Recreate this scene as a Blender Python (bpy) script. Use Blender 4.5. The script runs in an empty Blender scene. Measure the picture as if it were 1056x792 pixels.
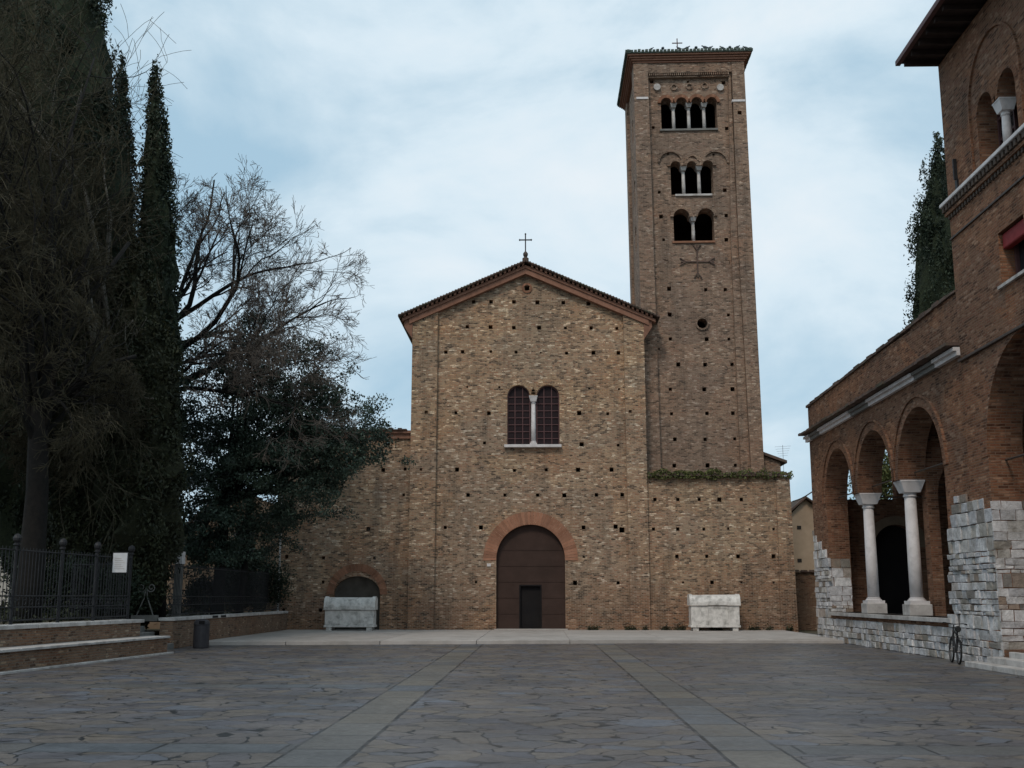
import bpy, bmesh, math, random
import numpy as np
from mathutils import Vector
from mathutils.geometry import tessellate_polygon
S = bpy.context.scene; COL = S.collection
R = math.radians

# ---------------------------------------------------------------- camera
F, CX, CY, VX, VY, H = 1150., 528., 396., 556., 615., 1.75
PITCH = math.atan((VY-CY)/F)
YAW = math.atan((VX-CX)/(F/math.cos(PITCH)))
FW = np.array([-math.sin(YAW)*math.cos(PITCH), math.cos(YAW)*math.cos(PITCH), math.sin(PITCH)])
RT = np.array([math.cos(YAW), math.sin(YAW), 0.]); UP = np.cross(RT, FW)
EYE = np.array([0, 0, H])
cam = bpy.data.cameras.new('camera'); camo = bpy.data.objects.new('camera', cam); COL.objects.link(camo)
camo.location = (0, 0, H); camo.rotation_euler = (math.pi/2+PITCH, 0, YAW)
cam.sensor_width = 36; cam.lens = F/1056*36; cam.clip_end = 5000; cam.clip_start = .1
S.camera = camo
# ---------------------------------------------------------------- sky, sun, exposure
SUN_EL, SUN_AZ = R(47), R(200)      # azimuth clockwise from +Y: behind the camera, slightly left
w = bpy.data.worlds.new('World'); S.world = w; w.use_nodes = True
nt = w.node_tree; nt.nodes.clear()
def N(t, typ, **k):
    n = t.nodes.new(typ)
    for a, v in k.items():
        if a.startswith('i_'): n.inputs[a[2:].replace('_', ' ')].default_value = v
        else: setattr(n, a, v)
    return n
def ramp(t, fac, stops, interp='LINEAR'):
    r = t.nodes.new('ShaderNodeValToRGB'); r.color_ramp.interpolation = interp
    e = r.color_ramp.elements
    while len(e) < len(stops): e.new(.5)
    for i, (p, c) in enumerate(stops):
        e[i].position = p; e[i].color = (c, c, c, 1) if isinstance(c, (int, float)) else (*c, 1)
    t.links.new(fac, r.inputs[0]); return r.outputs[0]
def mix(t, f, a, b, mode='MIX'):
    m = t.nodes.new('ShaderNodeMix'); m.data_type = 'RGBA'; m.blend_type = mode
    for s, v in ((0, f), (6, a), (7, b)):
        if hasattr(v, 'is_output'): t.links.new(v, m.inputs[s])
        else: m.inputs[s].default_value = v if s == 0 else (*v, 1)
    return m.outputs[2]
def mth(t, op, a, b=None, c=None, clamp=False):
    m = t.nodes.new('ShaderNodeMath'); m.operation = op; m.use_clamp = clamp
    for i, v in enumerate((a, b, c)):
        if v is None: continue
        if hasattr(v, 'is_output'): t.links.new(v, m.inputs[i])
        else: m.inputs[i].default_value = v
    return m.outputs[0]
sky = N(nt, 'ShaderNodeTexSky', sky_type='NISHITA', sun_disc=False, sun_elevation=SUN_EL, sun_rotation=SUN_AZ,
        altitude=0, air_density=1.0, dust_density=2.5, ozone_density=1.5)
tc = nt.nodes.new('ShaderNodeTexCoord')
mp = N(nt, 'ShaderNodeMapping'); mp.inputs['Scale'].default_value = (1, 1, 1.7); mp.inputs['Location'].default_value = (3.1, 1.7, .4)
nt.links.new(tc.outputs['Generated'], mp.inputs[0])
n1 = N(nt, 'ShaderNodeTexNoise', i_Scale=3.2, i_Detail=8., i_Roughness=.56, i_Distortion=.35); nt.links.new(mp.outputs[0], n1.inputs[0])
n2 = N(nt, 'ShaderNodeTexNoise', i_Scale=1.1, i_Detail=3., i_Roughness=.5); nt.links.new(mp.outputs[0], n2.inputs[0])
cf = mth(nt, 'ADD', mth(nt, 'MULTIPLY', n1.outputs[0], .62), mth(nt, 'MULTIPLY', n2.outputs[0], .38))
f1 = ramp(nt, cf, [(.42, .9), (.60, 1.)], 'EASE')
cc = ramp(nt, cf, [(.42, (4.2, 6.2, 7.7)), (.49, (5.5, 7.2, 8.4)), (.56, (7.0, 8.3, 9.2)), (.64, (8.0, 8.8, 9.4))])
nt.links.new(mix(nt, f1, sky.outputs[0], cc), (bg := nt.nodes.new('ShaderNodeBackground')).inputs[0])
bg.inputs[1].default_value = .1
nt.links.new(bg.outputs[0], nt.nodes.new('ShaderNodeOutputWorld').inputs[0])
sun = bpy.data.lights.new('sun', 'SUN'); suno = bpy.data.objects.new('sun', sun); COL.objects.link(suno)
sun.energy = 1.3; sun.angle = R(12); sun.color = (1, .865, .735)
sd = Vector((math.sin(SUN_AZ)*math.cos(SUN_EL), math.cos(SUN_AZ)*math.cos(SUN_EL), math.sin(SUN_EL)))
suno.rotation_euler = sd.to_track_quat('Z', 'Y').to_euler()
S.view_settings.view_transform = 'Standard'; S.view_settings.look = 'None'
S.view_settings.exposure = 0.0; S.view_settings.gamma = 1; S.view_settings.use_curve_mapping = False

# ---------------------------------------------------------------- measured points -> real planes
def ray(px, py): return FW + RT*(px-CX)/F - UP*(py-CY)/F
def aty(px, py, Y): r = ray(px, py); return EYE + r*(Y/r[1])
def atx(px, py, X): r = ray(px, py); return EYE + r*(X/r[0])
def atz(px, py, Z): r = ray(px, py); return EYE + r*((Z-H)/r[2])

# ---------------------------------------------------------------- mesh helpers
class Fr:
    """a wall plane: 'y' faces the plaza (u = x), 'x' faces left (u = y); d runs into the wall"""
    def __init__(s, kind, c): s.k = kind; s.c = c
    def __call__(s, u, d, z): return (u, s.c+d, z) if s.k == 'y' else (s.c+d, u, z)
class MB:
    def __init__(s): s.v = []; s.f = []
    def add(s, vs, fs):
        o = len(s.v); s.v += [tuple(p) for p in vs]; s.f += [tuple(i+o for i in f) for f in fs]; return s
    def hexa(s, p): return s.add(p, [(0,3,2,1),(4,5,6,7),(0,1,5,4),(1,2,6,5),(2,3,7,6),(3,0,4,7)])
    def box(s, x0, x1, y0, y1, z0, z1):
        return s.hexa([(x0,y0,z0),(x1,y0,z0),(x1,y1,z0),(x0,y1,z0),(x0,y0,z1),(x1,y0,z1),(x1,y1,z1),(x0,y1,z1)])
    def jbox(s, x0, x1, y0, y1, z0, z1, j, rnd):
        q = lambda: rnd.uniform(-j, j)
        return s.hexa([(x+q(), y+q(), z+q()) for x, y, z in [(x0,y0,z0),(x1,y0,z0),(x1,y1,z0),(x0,y1,z0),(x0,y0,z1),(x1,y0,z1),(x1,y1,z1),(x0,y1,z1)]])
    def fbox(s, fr, u0, u1, z0, z1, d0, d1):
        a = fr(u0, d0, z0); b = fr(u1, d1, z1)
        return s.box(min(a[0],b[0]), max(a[0],b[0]), min(a[1],b[1]), max(a[1],b[1]), z0, z1)
    def poly(s, fr, outer, holes=(), d0=0, d1=.5):
        loops = [list(outer)]+[list(h) for h in holes]
        tris = tessellate_polygon([[Vector((u, z, 0)) for u, z in l] for l in loops])
        flat = [p for l in loops for p in l]; n = len(flat)
        vs = [fr(u, d0, z) for u, z in flat]+[fr(u, d1, z) for u, z in flat]
        fs = [tuple(t) for t in tris]+[tuple(i+n for i in reversed(t)) for t in tris]
        o = 0
        for l in loops:
            m = len(l); fs += [(o+i, o+(i+1) % m, n+o+(i+1) % m, n+o+i) for i in range(m)]; o += m
        return s.add(vs, fs)
    def ring(s, fr, u, z, r0, r1, d0, d1, a0=0, a1=180, n=24, gap=0.0):
        for i in range(n):
            b0 = R(a0+(a1-a0)*(i+gap/2)/n); b1 = R(a0+(a1-a0)*(i+1-gap/2)/n)
            q = [(r0,b0),(r1,b0),(r1,b1),(r0,b1)]
            s.hexa([fr(u+r*math.cos(b), d0, z+r*math.sin(b)) for r, b in q]+[fr(u+r*math.cos(b), d1, z+r*math.sin(b)) for r, b in q])
        return s
    def lathe(s, x, y, prof, n=16, sq=False):
        o = []; fs = []
        for r, z in prof:
            for i in range(n):
                a = 2*math.pi*(i+.5)/n; k = (1/max(abs(math.cos(a)), abs(math.sin(a)))) if sq else 1
                o.append((x+r*k*math.cos(a), y+r*k*math.sin(a), z))
        m = len(prof)
        for j in range(m-1):
            fs += [(j*n+i, j*n+(i+1) % n, (j+1)*n+(i+1) % n, (j+1)*n+i) for i in range(n)]
        fs += [tuple(range(n-1, -1, -1)), tuple(range((m-1)*n, m*n))]
        return s.add(o, fs)
    def tube(s, pts, rad, n=6):
        pts = [Vector(p) for p in pts]; m = len(pts)
        rad = rad if hasattr(rad, '__len__') else [rad]*m
        o = []; fs = []; t0 = (pts[1]-pts[0]).normalized()
        ref = Vector((0,0,1)) if abs(t0.z) < .9 else Vector((1,0,0))
        a = t0.cross(ref).normalized()
        for j in range(m):
            t = (pts[min(j+1,m-1)]-pts[max(j-1,0)])
            t = t.normalized() if t.length > 1e-9 else t0
            a = (a - t*a.dot(t)).normalized(); b = t.cross(a)
            for i in range(n):
                g = 2*math.pi*i/n; o.append(pts[j]+(a*math.cos(g)+b*math.sin(g))*rad[j])
        for j in range(m-1): fs += [(j*n+i, j*n+(i+1) % n, (j+1)*n+(i+1) % n, (j+1)*n+i) for i in range(n)]
        fs += [tuple(range(n-1,-1,-1)), tuple(range((m-1)*n, m*n))]
        return s.add(o, fs)
    def torus(s, c, axis, Rm, r, n=28, k=6):
        ax = Vector(axis).normalized(); e = ax.orthogonal().normalized(); g = ax.cross(e); o = []; fs = []
        for i in range(n):
            a = 2*math.pi*i/n; d = e*math.cos(a)+g*math.sin(a)
            for j in range(k):
                b = 2*math.pi*j/k; o.append(Vector(c)+d*(Rm+r*math.cos(b))+ax*r*math.sin(b))
        for i in range(n):
            for j in range(k): fs.append((i*k+j, ((i+1) % n)*k+j, ((i+1) % n)*k+(j+1) % k, i*k+(j+1) % k))
        return s.add(o, fs)
    def build(s, name, mat, root=None, smooth=False, recalc=True, bevel=0):
        me = bpy.data.meshes.new(name)
        off = root_loc(root)
        me.from_pydata([(p[0]-off[0], p[1]-off[1], p[2]-off[2]) for p in s.v], [], s.f)
        if recalc:
            bm = bmesh.new(); bm.from_mesh(me); bmesh.ops.recalc_face_normals(bm, faces=bm.faces); bm.to_mesh(me); bm.free()
        me.materials.append(mat)
        if smooth: me.polygons.foreach_set('use_smooth', [True]*len(me.polygons))
        o = bpy.data.objects.new(name, me); COL.objects.link(o)
        if root is not None: o.parent = root
        if bevel:
            b = o.modifiers.new('bevel', 'BEVEL'); b.width = bevel; b.segments = 2; b.limit_method = 'ANGLE'
        return o
LOC = {}
def root_loc(o):
    t = np.zeros(3)
    while o is not None:
        t = t + np.array(o.location); o = o.parent
    return t
def thing(name, label, cat, loc=(0,0,0), group=None):
    o = bpy.data.objects.new(name, None); COL.objects.link(o); o.location = [float(c) for c in loc]; o.empty_display_size = .5
    return tag(o, label, cat, group)
def tag(o, label, cat, group=None, kind=None):
    o['label'] = label; o['category'] = cat
    if group: o['group'] = group
    if kind: o['kind'] = kind
    return o
def tag_stuff(o): o['kind'] = 'stuff'; return o
def struct(o, label=None):
    o['kind'] = 'structure'
    if label: o['label'] = label; o['category'] = label.split()[-1]
    return o
def copy_tree(o, parent=None):
    c = o.copy(); COL.objects.link(c)
    if parent is not None: c.parent = parent
    for ch in list(o.children): copy_tree(ch, c)
    return c

# ---------------------------------------------------------------- materials
def newmat(name):
    m = bpy.data.materials.new(name); m.use_nodes = True; t = m.node_tree; t.nodes.clear()
    o = t.nodes.new('ShaderNodeOutputMaterial'); b = t.nodes.new('ShaderNodeBsdfPrincipled'); t.links.new(b.outputs[0], o.inputs[0])
    return m, t, b
def setin(t, b, k, v):
    if hasattr(v, 'is_output'): t.links.new(v, b.inputs[k])
    else: b.inputs[k].default_value = (*v, 1) if isinstance(v, tuple) and len(v) == 3 else v
def pos(t): return t.nodes.new('ShaderNodeNewGeometry').outputs['Position']
def noise(t, vec, scale, detail=4., rough=.55, dist=0.):
    n = N(t, 'ShaderNodeTexNoise', i_Scale=scale, i_Detail=detail, i_Roughness=rough, i_Distortion=dist); t.links.new(vec, n.inputs[0]); return n.outputs[0]
def bump(t, b, h, strength=.4, dist=.02):
    n = N(t, 'ShaderNodeBump', i_Strength=strength, i_Distance=dist); t.links.new(h, n.inputs['Height']); t.links.new(n.outputs[0], b.inputs['Normal'])
def uvz(t):
    g = t.nodes.new('ShaderNodeNewGeometry')
    sp = t.nodes.new('ShaderNodeSeparateXYZ'); t.links.new(g.outputs['Position'], sp.inputs[0])
    sn = t.nodes.new('ShaderNodeSeparateXYZ'); t.links.new(g.outputs['True Normal'], sn.inputs[0])
    fx = mth(t, 'GREATER_THAN', mth(t, 'ABSOLUTE', sn.outputs[0]), mth(t, 'ABSOLUTE', sn.outputs[1]))
    u = mth(t, 'ADD', mth(t, 'MULTIPLY', sp.outputs[1], fx), mth(t, 'MULTIPLY', sp.outputs[0], mth(t, 'SUBTRACT', 1., fx)))
    return g.outputs['Position'], u, sp.outputs[2], sp
def comb(t, x, y, z=0.):
    c = t.nodes.new('ShaderNodeCombineXYZ')
    for i, v in enumerate((x, y, z)):
        if hasattr(v, 'is_output'): t.links.new(v, c.inputs[i])
        else: c.inputs[i].default_value = v
    return c.outputs[0]
def brick_mat(name, cols, mortar, bw=.3, bh=.085, ms=.014, soot=.4, repair=None, big=(.8, 1.15), tint=None, low=None, wob=.02, patch=.35, hi=None, mvar=.5):
    m, t, b = newmat(name); P, u, z, sp = uvz(t)
    w1 = mth(t, 'MULTIPLY', mth(t, 'SUBTRACT', noise(t, P, .9, 2.), .5), wob*4)
    w2 = mth(t, 'MULTIPLY', mth(t, 'SUBTRACT', noise(t, P, 5., 2.), .5), wob*2)
    vec = comb(t, mth(t, 'ADD', u, w2), mth(t, 'ADD', z, mth(t, 'ADD', w1, w2)))
    br = N(t, 'ShaderNodeTexBrick', i_Scale=1., i_Mortar_Size=ms, i_Mortar_Smooth=.3, i_Brick_Width=bw, i_Row_Height=bh, i_Bias=0.)
    br.inputs['Color1'].default_value = (0,0,0,1); br.inputs['Color2'].default_value = (1,1,1,1); br.inputs['Mortar'].default_value = (.5,.5,.5,1)
    t.links.new(vec, br.inputs['Vector'])
    # irregular, squashed cells break up the bond as in old walls
    vo = N(t, 'ShaderNodeTexVoronoi', i_Scale=1., i_Randomness=.9); vo.feature = 'F1'
    t.links.new(comb(t, mth(t, 'MULTIPLY', u, 1/(bw*.95)), mth(t, 'MULTIPLY', z, 1/(bh*1.55))), vo.inputs['Vector'])
    vs = t.nodes.new('ShaderNodeSeparateColor'); t.links.new(vo.outputs['Color'], vs.inputs[0])
    rnd = mth(t, 'ADD', mth(t, 'MULTIPLY', br.outputs['Color'], 1-mvar), mth(t, 'MULTIPLY', vs.outputs[0], mvar))
    n = len(cols); c = ramp(t, rnd, [(.12+.76*i/(n-1), cols[i]) for i in range(n)])
    pn = noise(t, P, .45, 5., .6)
    c = mix(t, mth(t, 'MULTIPLY', ramp(t, pn, [(.45, 0.), (.62, 1.)]), patch), c, mix(t, 1., c, tint or (.9,.7,.55), 'MULTIPLY'))
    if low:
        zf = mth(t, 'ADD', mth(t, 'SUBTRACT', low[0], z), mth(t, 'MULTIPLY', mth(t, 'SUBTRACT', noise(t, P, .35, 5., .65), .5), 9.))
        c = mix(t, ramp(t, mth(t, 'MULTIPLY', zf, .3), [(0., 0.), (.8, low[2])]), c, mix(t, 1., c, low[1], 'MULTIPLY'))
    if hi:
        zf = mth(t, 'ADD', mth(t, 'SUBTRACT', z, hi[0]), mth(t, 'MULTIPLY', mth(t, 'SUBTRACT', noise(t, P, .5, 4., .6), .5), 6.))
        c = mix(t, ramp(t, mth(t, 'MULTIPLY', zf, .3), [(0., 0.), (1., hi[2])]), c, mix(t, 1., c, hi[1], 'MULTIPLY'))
    # soot streaks, long in z
    st = noise(t, comb(t, mth(t, 'MULTIPLY', sp.outputs[0], 1.6), mth(t, 'MULTIPLY', sp.outputs[1], 1.6), mth(t, 'MULTIPLY', z, .22)), 1., 5., .65)
    c = mix(t, ramp(t, st, [(.5, 0.), (.68, soot)]), c, mix(t, 1., c, (.42,.42,.44), 'MULTIPLY'))
    if repair:                                       # areas relaid with other brick
        v = N(t, 'ShaderNodeTexVoronoi', i_Scale=1., i_Randomness=1.); nv = N(t, 'ShaderNodeTexNoise', i_Scale=1.2, i_Detail=4.); t.links.new(P, nv.inputs[0])
        t.links.new(comb(t, mth(t, 'ADD', mth(t, 'MULTIPLY', u, .42), mth(t, 'MULTIPLY', nv.outputs[0], .9)), mth(t, 'ADD', mth(t, 'MULTIPLY', z, .6), nv.outputs[0])), v.inputs['Vector'])
        vc = t.nodes.new('ShaderNodeSeparateColor'); t.links.new(v.outputs['Color'], vc.inputs[0])
        c = mix(t, 1., c, ramp(t, vc.outputs[1], repair), 'MULTIPLY')
    mot = noise(t, P, 7., 6., .7)
    c = mix(t, 1., c, ramp(t, mot, [(.3, big[0]), (.7, big[1])]), 'MULTIPLY')
    c = mix(t, mth(t, 'MULTIPLY', br.outputs['Fac'], .8), c, mortar)
    setin(t, b, 'Base Color', c); setin(t, b, 'Roughness', .92); b.inputs['Specular IOR Level'].default_value = .2
    hh = mth(t, 'ADD', mth(t, 'MULTIPLY', br.outputs['Fac'], -.6), mth(t, 'ADD', mth(t, 'MULTIPLY', rnd, .6), mot))
    bump(t, b, hh, .7, .03)
    return m
def simple(name, c0, c1, scale=3., rough=.8, bs=.3, bd=.01, metal=0., island=0., spec=.3, det=5., stain=None):
    m, t, b = newmat(name); P = pos(t)
    c = ramp(t, noise(t, P, scale, det, .6), [(.3, c0), (.7, c1)])
    if island:
        g = t.nodes.new('ShaderNodeNewGeometry')
        c = mix(t, 1., c, ramp(t, g.outputs['Random Per Island'], [(0., 1-island), (1., 1+island)]), 'MULTIPLY')
    if stain:
        c = mix(t, ramp(t, noise(t, P, stain[1], 5., .65), [(.5, 0.), (.68, stain[2])]), c, stain[0])
    setin(t, b, 'Base Color', c); setin(t, b, 'Roughness', rough); b.inputs['Metallic'].default_value = metal
    b.inputs['Specular IOR Level'].default_value = spec
    if bs: bump(t, b, noise(t, P, scale*6, 6., .65), bs, bd)
    return m
M = {}
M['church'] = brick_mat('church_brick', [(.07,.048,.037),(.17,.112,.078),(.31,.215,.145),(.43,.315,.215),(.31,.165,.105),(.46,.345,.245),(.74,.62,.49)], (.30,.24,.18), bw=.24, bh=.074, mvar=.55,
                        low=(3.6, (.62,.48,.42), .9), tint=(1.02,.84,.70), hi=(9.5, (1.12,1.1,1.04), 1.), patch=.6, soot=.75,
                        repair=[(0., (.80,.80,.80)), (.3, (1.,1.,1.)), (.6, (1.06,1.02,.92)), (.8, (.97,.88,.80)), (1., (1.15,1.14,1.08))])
M['tower'] = brick_mat('tower_brick', [(.08,.054,.042),(.17,.11,.08),(.25,.17,.125),(.33,.235,.17),(.24,.135,.095),(.48,.38,.30)], (.24,.19,.145), bw=.24, bh=.075, mvar=.55, soot=.7,
                       repair=[(0., (.82,.80,.80)), (.3, (1.,1.,1.)), (.7, (1.08,.98,.90)), (1., (1.14,1.12,1.08))], tint=(.95,.85,.8), patch=.5)
M['palace'] = brick_mat('palace_brick', [(.095,.045,.028),(.20,.10,.058),(.265,.142,.085),(.20,.085,.05),(.34,.21,.14)], (.18,.125,.09), soot=.75, repair=[(0., (.78,.78,.80)), (.4, (1.,1.,1.)), (.7, (1.12,1.,.88)), (1., (.9,.82,.78))], bw=.27, bh=.072, ms=.01, wob=.004, mvar=.25, tint=(.8,.78,.75), patch=.5)
M['lowbrick'] = brick_mat('terrace_brick', [(.09,.055,.038),(.19,.115,.075),(.25,.165,.11),(.19,.10,.065),(.36,.27,.19)], (.19,.155,.12), bw=.26, bh=.07, ms=.012, patch=.6, mvar=.5)
M['redbrick'] = simple('red_cornice_brick', (.19,.095,.062), (.27,.14,.095), 4., .9, .3, .01, island=.18)
M['arch'] = simple('orange_arch_brick', (.27,.125,.075), (.35,.18,.115), 4., .9, .3, .01, island=.2)
M['archdull'] = simple('dull_arch_brick', (.20,.095,.055), (.29,.145,.09), 4., .9, .3, .01, island=.25)
M['tile'] = simple('roof_tile', (.07,.05,.042), (.14,.09,.07), 2.5, .9, .5, .02, island=.3, stain=((.07,.08,.05), 1.2, .7))
M['tilegreen'] = simple('lichen_roof_tile', (.05,.075,.065), (.10,.12,.10), 2.5, .9, .5, .02, island=.25)
M['marble'] = simple('white_marble', (.52,.49,.48), (.74,.70,.69), 5., .6, .15, .004, stain=((.30,.27,.25), 2.5, .5))
M['sarc'] = simple('weathered_marble', (.52,.50,.47), (.80,.77,.73), 4., .7, .35, .008, stain=((.22,.21,.19), 3., .7))
M['istria'] = simple('pale_stone_blocks', (.40,.37,.35), (.64,.61,.59), 3., .8, .5, .015, island=.42, stain=((.26,.23,.19), 2.2, .6))
def blockstone():
    m, t, b = newmat('mixed_stone_blocks'); g = t.nodes.new('ShaderNodeNewGeometry'); P = g.outputs['Position']
    c = ramp(t, g.outputs['Random Per Island'], [(0., (.70,.68,.67)), (.30, (.58,.56,.56)), (.5, (.46,.45,.46)), (.62, (.72,.70,.69)), (.80, (.40,.36,.31)), (.88, (.20,.18,.165)), (.93, (.36,.26,.19)), (1., (.62,.60,.59))])
    c = mix(t, 1., c, ramp(t, noise(t, P, 6., 6., .7), [(.3, .62), (.7, 1.2)]), 'MULTIPLY')
    c = mix(t, ramp(t, noise(t, P, 1.4, 5., .65), [(.48, 0.), (.68, .75)]), c, (.19,.17,.135))
    setin(t, b, 'Base Color', c); setin(t, b, 'Roughness', .85); bump(t, b, noise(t, P, 9., 7., .7), 1., .045); return m
M['istria'] = blockstone()
M['lunette'] = simple('old_dark_plaster', (.06,.052,.044), (.10,.088,.074), 2.5, .95, .3, .01)
M['capdark'] = simple('grimy_stone', (.13,.125,.115), (.22,.21,.195), 2.5, .9, .4, .01, island=.2)
M['slab'] = simple('forecourt_slab', (.34,.31,.285), (.45,.415,.385), 1.2, .7, .2, .004, island=.06, stain=((.24,.22,.2), .8, .5))
M['cap'] = simple('coping_stone', (.38,.35,.33), (.58,.55,.52), 2.5, .8, .3, .006, island=.1, stain=((.2,.18,.16), 1.7, .7))
M['plaster'] = simple('ochre_plaster', (.34,.25,.17), (.44,.33,.235), 1.5, .9, .2, .01)
M['plaster2'] = simple('pale_plaster', (.36,.34,.31), (.46,.44,.40), 1.5, .9, .2, .01)
M['plaster3'] = simple('tan_plaster', (.17,.125,.085), (.23,.17,.12), 1.5, .9, .2, .01)
M['door'] = simple('brown_door_paint', (.034,.018,.013), (.052,.029,.022), 1.3, .75, .3, .006)
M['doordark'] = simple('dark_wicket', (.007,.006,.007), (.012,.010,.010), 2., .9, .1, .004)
M['iron'] = simple('black_iron', (.018,.018,.02), (.035,.034,.036), 8., .55, .1, .002, metal=.3)
M['rust'] = simple('dark_bronze', (.06,.045,.04), (.11,.085,.07), 8., .6, .1, .002, metal=.3)
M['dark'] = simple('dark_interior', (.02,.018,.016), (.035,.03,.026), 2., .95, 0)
M['wood'] = simple('brown_timber', (.05,.035,.028), (.10,.07,.05), 4., .8, .2, .006)
M['red'] = simple('red_blind_cloth', (.20,.018,.02), (.26,.03,.03), 6., .7, .1, .004)
M['redframe'] = simple('dark_red_frame', (.085,.038,.038), (.12,.06,.058), 6., .6, .1, .004)
M['soffit'] = simple('dark_eave_timber', (.025,.017,.016), (.05,.034,.03), 3., .9, .2, .01)
M['bark'] = simple('bark', (.006,.0055,.005), (.016,.0135,.0115), 6., .95, .6, .02)
M['barkpale'] = simple('pale_bark', (.10,.09,.075), (.17,.155,.13), 6., .95, .5, .02)
M['twig'] = simple('brown_twigs', (.022,.019,.011), (.070,.061,.036), 1.5, .95, 0)
M['twiggrey'] = simple('grey_twigs', (.07,.056,.045), (.12,.10,.085), 1.5, .95, 0)
M['earth'] = simple('garden_earth', (.06,.048,.032), (.10,.085,.055), 1.2, .95, .5, .03, stain=((.05,.065,.03), .7, .9))
M['bin'] = simple('dark_bin_metal', (.03,.028,.032), (.045,.042,.046), 6., .5, .05, .002)
M['bird'] = simple('pigeon_grey', (.05,.06,.07), (.10,.115,.13), 20., .8, 0)
M['paper'] = simple('notice_paper', (.55,.55,.56), (.66,.66,.66), 6., .6, 0)
M['rubber'] = simple('black_rubber', (.012,.012,.013), (.02,.02,.02), 6., .7, 0)
M['chrome'] = simple('worn_steel', (.25,.25,.26), (.35,.35,.36), 6., .35, 0, metal=.9)
def glass(name, c, r):
    m, t, b = newmat(name); P = pos(t)
    setin(t, b, 'Base Color', c); setin(t, b, 'Roughness', r); bump(t, b, noise(t, P, 2.5, 2.), .25, .02)
    if r > .5: b.inputs['Specular IOR Level'].default_value = .12
    return m
M['glass'] = glass('window_glass', (.02,.022,.025), .08)
M['dimglass'] = glass('dusty_leaded_glass', (.022,.014,.016), .6)
def leafmat(name, a, c, rough=.65, scale=.7):
    m, t, b = newmat(name); g = t.nodes.new('ShaderNodeNewGeometry')
    col = ramp(t, g.outputs['Random Per Island'], [(0., a), (1., c)])
    col = mix(t, 1., col, ramp(t, noise(t, g.outputs['Position'], scale, 3.), [(.3, .6), (.7, 1.4)]), 'MULTIPLY')
    setin(t, b, 'Base Color', col); setin(t, b, 'Roughness', rough); b.inputs['Specular IOR Level'].default_value = .25
    return m
M['cypress'] = leafmat('cypress_foliage', (.011,.019,.012), (.034,.048,.026))
M['cypressolive'] = leafmat('olive_cypress_foliage', (.014,.018,.009), (.040,.044,.020))
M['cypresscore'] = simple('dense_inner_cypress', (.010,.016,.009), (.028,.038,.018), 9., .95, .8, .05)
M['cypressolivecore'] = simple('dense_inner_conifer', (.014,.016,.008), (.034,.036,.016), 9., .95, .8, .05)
M['oak'] = leafmat('holm_oak_foliage', (.015,.027,.019), (.060,.088,.062), .5)
M['weed'] = leafmat('ledge_weeds', (.05,.06,.02), (.13,.14,.045))
M['hedge'] = leafmat('garden_foliage', (.05,.065,.02), (.13,.14,.045))
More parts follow.
